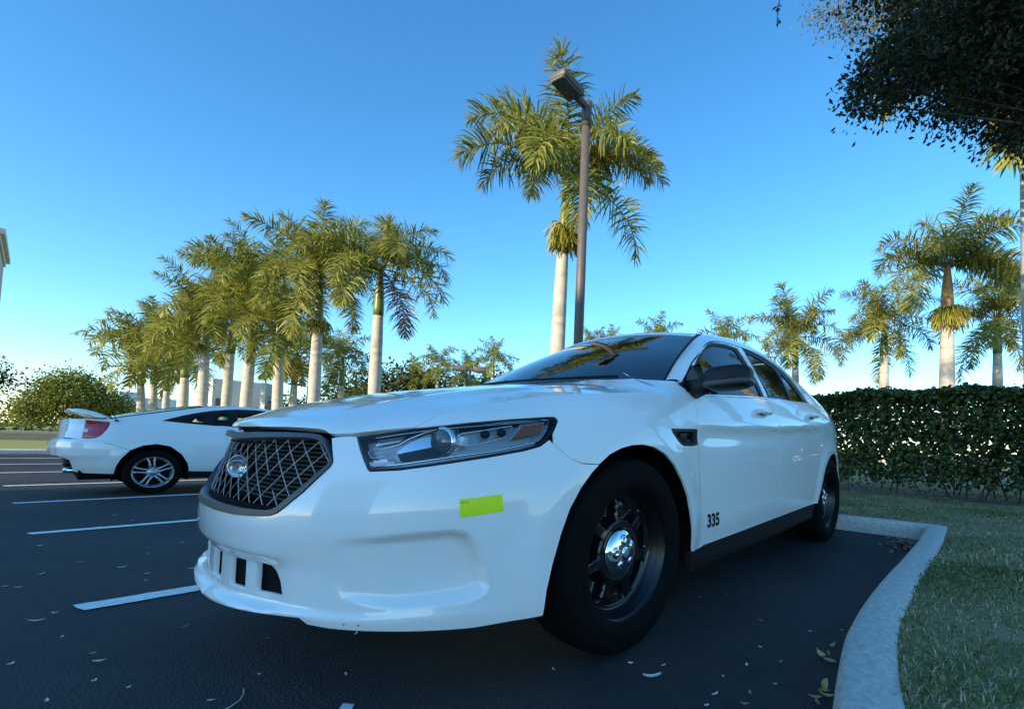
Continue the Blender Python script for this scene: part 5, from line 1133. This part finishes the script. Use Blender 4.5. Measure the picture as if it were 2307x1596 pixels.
# black gap along the top of the lamp and the bonnet's front edge is the void behind the panels
# --- wheels
def wheel(c, s_, name='wheel'):
    t = thing(name, None, None, c); t.parent = car
    Mw = np.array([[1, 0, 0, 0], [0, 0, s_, 0], [0, 1, 0, 0], [0, 0, 0, 1.]])
    W2 = .118
    prof = [(.240, -W2*.9), (.262, -W2), (.30, -W2*1.04), (.335, -W2*.98), (.352, -W2*.82), (.359, -W2*.5), (.3615, 0), (.359, W2*.5), (.352, W2*.82), (.343, W2*.93), (.335, W2*.985), (.318, W2*1.03), (.30, W2*1.045), (.285, W2*1.04), (.282, W2*1.055), (.278, W2*1.04), (.262, W2*1.0), (.250, W2*.94), (.240, W2*.88)]
    ty = MB().lathe(prof, 96, Mw).build('tyre', M_RUB, t)
    rim = MB().lathe([(.2415, -.10), (.21, -.09), (.214, .02), (.219, .045), (.227, .060), (.234, .075), (.237, .083), (.243, .085), (.245, .097), (.251, .104), (.2575, .106), (.2605, .103), (.259, .095), (.252, .09)], 96, Mw).build('rim', M_BARREL, t)
    nr, na = 44, 210; R = np.linspace(.03, .2135, nr); A = np.linspace(0, 2*math.pi, na+1); rr, aa = np.meshgrid(R, A, indexing='ij')
    z = np.interp(rr, [.03, .085, .10, .125, .165, .180, .195, .207, .2135], [.048, .050, .052, .046, .046, .040, .030, .044, .060])
    n = 7; ph = ((aa*n/(2*math.pi)+.25) % 1)-.5
    wdt = np.interp(rr, [.115, .15, .185], [.24, .30, .33]); e1 = 1-sstep(.0, .09, np.abs(ph)-wdt); e2 = sstep(.112, .124, rr)*(1-sstep(.176, .188, rr))
    lip = np.exp(-((np.abs(ph)-wdt-.05)/.045)**2)*e2*.006
    z = z-.050*e1*e2+lip
    rr = rr*1.07; Gd = np.stack([rr*np.cos(aa), rr*np.sin(aa), z], -1); Gd = Gd@Mw[:3, :3].T
    dk = MB().grid(Gd).build('wheel_disc', M_GLOSSB, t)
    R = np.linspace(.0005, .090, 26); A = np.linspace(0, 2*math.pi, 91); rr, aa = np.meshgrid(R, A, indexing='ij')
    z = .050+.030*np.sqrt(np.clip(1-(rr/.0905)**2, 0, 1))
    for k in range(5):
        a = 2*math.pi*k/5+.45; d = np.hypot(rr*np.cos(aa)-.052*math.cos(a), rr*np.sin(aa)-.052*math.sin(a)); z = z+.006*(1-sstep(.010, .020, d))-.003*(1-sstep(.006, .012, d))
    z = z+.005*(1-sstep(.018, .022, rr))
    hc_ = MB().grid(np.stack([rr*np.cos(aa), rr*np.sin(aa), z], -1)@Mw[:3, :3].T).build('hub_cap', M_CHROME, t)
    return t
for (x_, s_) in ((1.0, -1), (1.0, 1), (3.868, -1), (3.868, 1)): wheel((x_, s_*.83, .3595), s_)
# --- cowl, wipers, marks
cy = np.linspace(-.70, .70, 31); cw = np.stack([1.115+.33*(cy/.77)**2, cy, 1.028+.030*(cy/.77)**2], 1)
b = MB(); Gc = np.stack([cw+np.array([-.06, 0, -.03]), cw+np.array([-.01, 0, -.012]), cw+np.array([.03, 0, .0])], 1); b.grid(Gc); b.build('cowl', M_BLACK, car)
b = MB()
for y0, y1 in ((-.58, .05), (.02, .62)):
    yy_ = np.linspace(y0, y1, 12); b.tube(np.stack([1.128+.33*(yy_/.77)**2+.02, yy_, 1.068+.03*(yy_/.77)**2+.01], 1), .007, 6)
b.build('wiper', M_BLACK, car)
def map_text(name, txt, size, p0, du, dz, m, off, xs=1., ext=0., skew=(0, 0)):
    V, T = text_geo(txt, size, ext=ext); V[:, 0] = (V[:, 0]-V[:, 0].min())/(np.ptp(V[:, 0])); V[:, 1] = (V[:, 1]-V[:, 1].min())/np.ptp(V[:, 1])
    u = p0[0]+V[:, 0]*du+V[:, 1]*skew[0]; z = p0[1]+V[:, 1]*dz+V[:, 0]*skew[1]
    P, N = wsurf(u, z, off); T = tri_orient(P, N, T)
    return obj(name, P, T, m, car, False)
map_text('unit_number', '335', .1, (2.200, .389), .126, .068, M_INK, .0016, ext=.004, skew=(-.017, 0))
st = [(0.947, 0.5975), (1.068, 0.61), (1.074, 0.56), (0.952, 0.5466)]
panel('reflective_sticker', st, (), M_YEL, car, mirror=False, off=.0015, rim=.001, gap=0, sp=.02)
map_text('sticker_print', 'DOT-C2', .1, (.9505, .5865), .022, .0052, M_INK, .0024)
# small dark chips on the chin lip
for (u_, z_) in ((.665, .262), (.703, .261)): P, N = wsurf(np.array([u_]), np.array([z_]), .0006); superbox(P[0], (.008, .003, .003), n=2).build('paint_chip', M_INK, car)
# ======================= the white coupe in the next row =======================
cpe = thing('parked_coupe', 'white two door coupe with rear spoiler and silver spoked wheels, parked behind the sedan', 'car', (.605, 7.55, -.128))
HW = .87
_cz = [.10,.20,.28,.36,.45,.55,.66,.76,.84,.90,.95,1.0,1.08,1.16,1.22,1.3]
_ci = [.10,.075,.050,.018,.004,.0,.004,.018,.040,.070,.115,.155,.215,.285,.355,.46]
def csurf0(x, z):
    x = np.asarray(x, float); z = np.asarray(z, float)
    i = pchip(_cz, _ci, z)
    xm = -.865+np.interp(z, [.2, .44, .50, .60, .68, .72, .82, .95, 1.1], [.16, .06, .015, .0, .004, .05, .085, .095, .09])
    t = np.clip((xm+.56-x)/.56, 0, .9985); i = i+.50*(1-np.sqrt(1-t*t))
    t2 = np.clip((x-2.65)/.85, 0, .995); i = i+.6*(1-np.sqrt(1-t2*t2))
    for cx0 in (0., 2.60):
        r = np.hypot(x-cx0, z-.29); i = i-.014*(1-sstep(.385, .50, r))
    return np.stack([x, -(HW-i), z], -1)
def csurf(x, z, off=0.):
    e = 2e-3; P = csurf0(x, z); a = csurf0(x+e, z)-csurf0(x-e, z); b = csurf0(x, z+e)-csurf0(x, z-e)
    N = np.cross(a, b); N /= np.linalg.norm(N, axis=-1, keepdims=True); N *= np.where(N[..., 1:2] > 0, -1, 1)
    return P+N*off, N
def sc(p, d): k = 1+d/8.63; return (-1.018+(p[0]+1.018)*k, .9+(p[1]-.9)*k)
CARCH = [(-.365,.10),(-.358,.301),(-.345,.376),(-.307,.478),(-.233,.580),(-.118,.647),(.012,.670),(.150,.638),(.265,.531),(.334,.407),(.358,.295),(.362,.10)]
FARCH = [(p[0]+2.60, p[1]) for p in CARCH]
TAIL = [(-.622,.957),(-.421,.942),(-.426,.90),(-.448,.842),(-.494,.764),(-.542,.729),(-.60,.722),(-.650,.723),(-.640,.79),(-.632,.834)]
WIN = [sc(p, d) for p, d in (((.040,.984), .14), ((.15,1.03), .17), ((.285,1.082), .21), ((.43,1.128), .25), ((.578,1.163), .285), ((.72,1.188), .31), ((.862,1.203), .33), ((1.05,1.209), .335), ((1.22,1.197), .32), ((1.42,1.13), .27), ((1.62,1.03), .18), ((1.70,.965), .12), ((1.55,.925), .10), ((1.2,.920), .10), ((.865,.927), .10), ((.591,.943), .11), ((.271,.964), .125))]
DECK = .965
cbody = [(-.845,.50),(-.73,.446),(-.685,.300),(-.62,.284),(-.357,.276)]+CARCH[2:-1]+[(.574,.285),(1.6,.275),(2.24,.280)]+FARCH[2:-1]+[(3.2,.26),(3.42,.30),(3.44,.52),(3.36,.66),(3.1,.76),(2.6,.85),(2.1,.915),(1.80,.955),(1.70,.972)]+[sc((1.55,1.095), .22),sc((1.40,1.175), .30),sc((1.20,1.232), .37),sc((.95,1.243), .38),sc((.70,1.235), .37),sc((.45,1.202), .35),sc((.30,1.165), .31),sc((.05,1.103), .27),sc((-.15,1.052), .22),sc((-.337,1.007), .17),(-.40,DECK+.012),(-.72,DECK),(-.770,.94),(-.775,.80),(-.79,.72),(-.852,.685),(-.866,.60)]
HOLEC = [WIN]
def cboth(name, outer, holes, m, **k): return side_pair(name, outer, holes, m, cpe, surf=csurf, **k)
# bumper / body / door split by thin shut lines
bcut = [(-.640,.712),(-.52,.690),(-.40,.655),(-.233,.582)]
cboth('rear_bumper', [(-.845,.50),(-.73,.446),(-.685,.300),(-.62,.284),(-.357,.276)]+CARCH[2:5]+bcut[::-1][1:]+[(-.795,.715),(-.852,.685),(-.866,.60)], (), M_PAINT, sp=.035, gap=.0015)
DCT = [(.742,.945),(.748,.86),(.757,.707),(.745,.55),(.70,.42),(.64,.285)]
CB = bcut+CARCH[5:-1]+[(.50,.288)]+DCT[::-1]+WIN[-2:]+WIN[:7]+[sc((.95,1.243), .38),sc((.70,1.235), .37),sc((.45,1.202), .35),sc((.30,1.165), .31),sc((.05,1.103), .27),sc((-.15,1.052), .22),sc((-.337,1.007), .17),(-.40,DECK+.012),(-.72,DECK),(-.770,.94),(-.775,.80),(-.785,.725)]
cboth('quarter_panel', CB, [TAIL], M_PAINT, sp=.035, gap=.0015)
cboth('door', DCT+[(1.6,.277),(1.78,.285),(1.86,.60),(1.80,.93)]+WIN[11:15], (), M_PAINT, sp=.05, gap=.0015)
cboth('front_wing', [(1.78,.285),(2.23,.282)]+FARCH[2:-1]+[(3.2,.26),(3.42,.30),(3.44,.52),(3.36,.66),(3.1,.76),(2.6,.85),(2.1,.915),(1.80,.955),(1.80,.93),(1.86,.60)], (), M_PAINT, sp=.06, gap=.0015)
cboth('sill_skirt', [(.345,.296),(.62,.288),(1.6,.279),(2.24,.283),(2.24,.18),(.34,.19)], (), M_BLACK, off=-.012, sp=.06, gap=0)
cboth('roof_rail', WIN[6:11]+[sc((1.55,1.095), .22),sc((1.40,1.175), .30),sc((1.20,1.232), .37),sc((.95,1.243), .38)], (), M_PAINT, sp=.05, gap=.0005)
# tail lamps
V, F, N = sheet_mesh(csurf, round_poly(TAIL, .012), (), sp=.03, gap=.003, off=.002, rim=.03); V, F, N = V, F, N
for s_ in (1, -1):
    S = np.array([1, s_, 1]); tl = obj('tail_lamp', V*S, F if s_ > 0 else [f[:, ::-1] for f in F], M_RED, cpe, True, N*S)
    V2, F2, N2 = sheet_mesh(csurf, round_poly([(-.640,.795),(-.600,.800),(-.598,.842),(-.637,.842)], .008), (), sp=.02, gap=0, off=.005, rim=.004); obj('reverse_lens', V2*S, F2 if s_ > 0 else [f[:, ::-1] for f in F2], mat('clear_white_lens', (.6, .58, .56), rough=.15, coat=1) if 'clear_white_lens' not in MATS else MATS['clear_white_lens'], tl, True, N2*S)
    V2, F2, N2 = sheet_mesh(csurf, [(-.640,.730),(-.56,.733),(-.53,.752),(-.60,.765),(-.636,.772)], (), sp=.02, gap=0, off=.004, rim=.003); obj('turn_lens', V2*S, F2 if s_ > 0 else [f[:, ::-1] for f in F2], mat('orange_lens', (.60, .10, .015), rough=.15, coat=1) if 'orange_lens' not in MATS else MATS['orange_lens'], tl, True, N2*S)
# glazing
G1 = round_poly([sc((.135,1.003), .15),sc((.285,1.058), .20),sc((.47,1.098), .235),sc((.475,.985), .14),sc((.30,.985), .14)], .01)
cboth('window_surround', WIN, [], M_BLACK, off=-.006, sp=.06, gap=0) if False else None
W2_ = [sc(p, d) for p, d in (((.245,1.000), .15), ((.36,1.056), .19), ((.485,1.080), .22), ((.470,.985), .13))]
W3_ = [sc(p, d) for p, d in (((.565,1.022), .17), ((.625,1.118), .25), ((.735,1.135), .27), ((.738,.965), .12), ((.58,.972), .12))]
W4_ = [sc(p, d) for p, d in (((.838,1.105), .25), ((.95,1.140), .28), ((1.20,1.140), .28), ((1.42,1.05), .20), ((1.50,.975), .13), ((.86,.955), .11))]
cboth('window_surround', inset_poly(rs_poly(np.array(WIN), .05), -.004), [round_poly(p, .012) for p in (W2_, W3_, W4_)], M_BLACK, off=-.005, sp=.05, gap=0, rim=.02)
for p in (W2_, W3_, W4_): cboth('side_glass', p, (), M_GLASS, off=-.012, sp=.08, gap=0, rim=0)
# roof, hatch glass
RL = np.array([sc(p, d) for p, d in (((-.40,.977), .16), ((-.337,1.007), .17), ((-.15,1.052), .22), ((.05,1.103), .27), ((.30,1.165), .31), ((.45,1.202), .35), ((.70,1.235), .37), ((.95,1.243), .38), ((1.20,1.232), .37), ((1.40,1.175), .30), ((1.55,1.095), .22), ((1.70,.972), .1))])
RP = csurf0(RL[:, 0], RL[:, 1]); zc = np.interp(RL[:, 0], [-.45, -.31, -.03, .27, .48, .73, 1.05, 1.44, 1.6, 1.85], [1.005, 1.048, 1.125, 1.21, 1.242, 1.262, 1.262, 1.225, 1.15, .99]); zc = np.maximum(zc, RL[:, 1]+.004)
wy = np.linspace(-1, 1, 21); G = np.zeros((len(RP), 21, 3)); G[..., 0] = RP[:, :1]; G[..., 1] = wy[None]*-RP[:, 1:2]; G[..., 2] = zc[:, None]-(zc-RP[:, 2])[:, None]*np.abs(wy)**2.6
MB().grid(G[5:10]).build('roof', M_PAINT, cpe); MB().grid(G[:6]).build('hatch_glass', M_WSHIELD, cpe); MB().grid(G[9:]).build('windscreen', M_WSHIELD, cpe)
b = MB(); b.tube(RP[:6]+np.array([0, .012, .004]), .008, 6).mir(); b.build('hatch_seal', M_BLACK, cpe)
# tail panel and deck across the car
zt = np.array([.50,.60,.685,.715,.80,.94,.965]); xt = np.array([-.845,-.866,-.852,-.79,-.775,-.770,-.72])
e_ = csurf0(xt+.003, zt); G = np.zeros((len(zt), 15, 3)); q = np.linspace(-1, 1, 15); G[..., 1] = q[None]*-e_[:, 1:2]; G[..., 0] = e_[:, :1]-.055*(1-q[None]**2); G[..., 2] = e_[:, 2:3]
MB().grid(G).build('tail_panel', M_PAINT, cpe)
e0 = csurf0(np.array([-.72]), np.array([DECK]))[0]; e1 = csurf0(np.array([-.40]), np.array([DECK+.012]))[0]; G = np.zeros((2, 15, 3)); G[0] = np.stack([np.full(15, e0[0])-.055*(1-q**2), q*-e0[1], np.full(15, e0[2])], 1); G[1] = np.stack([np.full(15, e1[0]), q*-e1[1], e1[2]+.022*(1-np.abs(q)**2.6)], 1); MB().grid(G).build('hatch_deck', M_PAINT, cpe)
ub = MB(); ub.box((1.3, 0, .27), (3.9, 1.28, .14)); ub.box((1.3, 0, .55), (1.75, 1.5, .40)); ub.box((2.6, 0, .55), (1.2, 1.0, .4)); ub.box((-.33, 0, .50), (.62, 1.05, .3))
for cx0 in (0., 2.6):
    a = np.linspace(-.3, math.pi+.3, 22)
    for s_ in (-1, 1):
        Gw = np.zeros((22, 2, 3)); Gw[:, 0] = np.stack([cx0+.375*np.cos(a), np.full(22, s_*.80), .285+.385*np.sin(a)], 1); Gw[:, 1] = Gw[:, 0]; Gw[:, 1, 1] = s_*.52; ub.grid(Gw); Gi_ = np.stack([Gw[:, 1], np.tile([cx0, s_*.52, .24], (22, 1))], 1); ub.grid(Gi_)
ub.build('chassis', M_VOID, cpe, smooth=False)
MB().box((-.70, 0, .40), (.14, .9, .10), bev=.02).build('bumper_insert', M_BLACK, cpe)
MB().tube([(-.77, -.38, .30), (-.55, -.38, .31)], .035, 12).build('exhaust_tip', M_CHROME, cpe)
# spoiler
PRF = np.array([(-.39,1.000),(-.45,1.028),(-.52,1.060),(-.60,1.083),(-.68,1.094),(-.725,1.090),(-.742,1.068),(-.738,1.050),(-.70,1.050),(-.64,1.040),(-.58,1.008),(-.53,.985),(-.46,.982)])
G = []
for yv in np.linspace(-.70, .70, 25):
    k = abs(yv)/.70; Pq = PRF.copy(); Pq[:, 0] -= .05*(1-k*k); lift = np.array([.0, 1.])*(-.05*max(0, k-.86)/.14 if k > .86 else 0)
    c_ = np.array([-.55, 1.0]); s_ = 1 if k < .86 else 1-.45*((k-.86)/.14)**2; Pq = c_+(Pq-c_)*s_
    G.append(np.stack([Pq[:, 0], np.full(len(Pq), yv), Pq[:, 1]], 1))
G = np.array(G); G = np.concatenate([G, G[:, :1]], 1); sp_ = MB().grid(G); n_ = len(PRF)
for gi in (0, -1):
    c_ = G[gi, :-1].mean(0); sp_.add(np.vstack([G[gi, :-1], [c_]]), None, [(i, (i+1) % n_, n_) for i in range(n_)])
sp_.build('spoiler', M_PAINT, cpe)
MB().box((-.79, 0, .86), (.03, .34, .17), bev=.01).build('number_plate', mat('plate_white', (.7, .7, .7), rough=.4), cpe)
MB().tube([(-.365, -.775, .958), (-.44, -.775, 1.17), (-.616, -.775, 1.706)], [.006, .004, .002], 6).build('antenna', M_BLACK, cpe)
MB().lathe([(.022, 0), (.020, .012), (.008, .02)], 14, [[1, 0, 0, -.365], [0, 1, 0, -.775], [0, 0, 1, .950], [0, 0, 0, 1]]).build('antenna_base', M_BLACK, cpe)
for s_ in (-1, 1):
    sb = MB(); th_ = math.radians(16); Ry = np.array([[math.cos(th_), 0, math.sin(th_)], [0, 1, 0], [-math.sin(th_), 0, math.cos(th_)]])
    sb.box((.72, s_*.36, .80), (.14, .48, .5), Ry, .06); sb.box((.66, s_*.36, 1.09), (.11, .25, .17), Ry, .05); sb.box((.95, s_*.36, .6), (.5, .5, .14), None, .05); sb.build('seat', M_SEAT, cpe)
    rb = MB(); rb.box((.02, s_*.34, .82), (.14, .46, .36), Ry, .06); rb.build('seat', M_SEAT, cpe)
    mr = superbox((1.45, s_*.92, 1.0), (.12, .18, .11)).build('door_mirror', M_PAINT, cpe)
def cwheel(x_, s_):
    t = thing('wheel', None, None, (x_, s_*.765, .2935)); t.parent = cpe; R0 = .2935
    Mw = np.array([[1, 0, 0, 0], [0, 0, s_, 0], [0, 1, 0, 0], [0, 0, 0, 1.]])
    MB().lathe([(.20, -.095), (.24, -.100), (.275, -.094), (.288, -.07), (R0, 0), (.288, .07), (.275, .094), (.25, .101), (.222, .098), (.205, .088)], 64, Mw).build('tyre', M_RUB, t)
    MB().lathe([(.198, -.08), (.17, -.06), (.175, .04), (.188, .07), (.205, .088), (.212, .092), (.208, .082)], 64, Mw).build('rim', M_SILVER, t)
    MB().lathe([(.001, .00), (.178, .00)], 40, Mw).build('brake_shadow', M_VOID, t)  # black disc painted as the shade behind the spokes
    sp2 = MB()
    for k in range(5):
        a = 2*math.pi*k/5+math.radians(98)
        for o_ in (-1, 1):
            d = np.array([math.cos(a), math.sin(a)]); n2 = np.array([-d[1], d[0]])*o_
            P = [np.array([*(d*r_+n2*w_), z_]) for r_, w_, z_ in ((.05, .022, .070), (.10, .021, .074), (.15, .026, .076), (.195, .038, .075))]
            sp2.tube(np.array(P)@Mw[:3, :3].T, [.017, .0125, .012, .014], 8)
    sp2.build('spokes', M_SILVER, t)
    MB().lathe([(.068, .050), (.066, .072), (.055, .080), (.030, .078), (.028, .088), (.020, .094), (.001, .095)], 36, Mw).build('hub_cap', M_SILVER, t)
for x_ in (0., 2.60):
    for s_ in (-1, 1): cwheel(x_, s_)
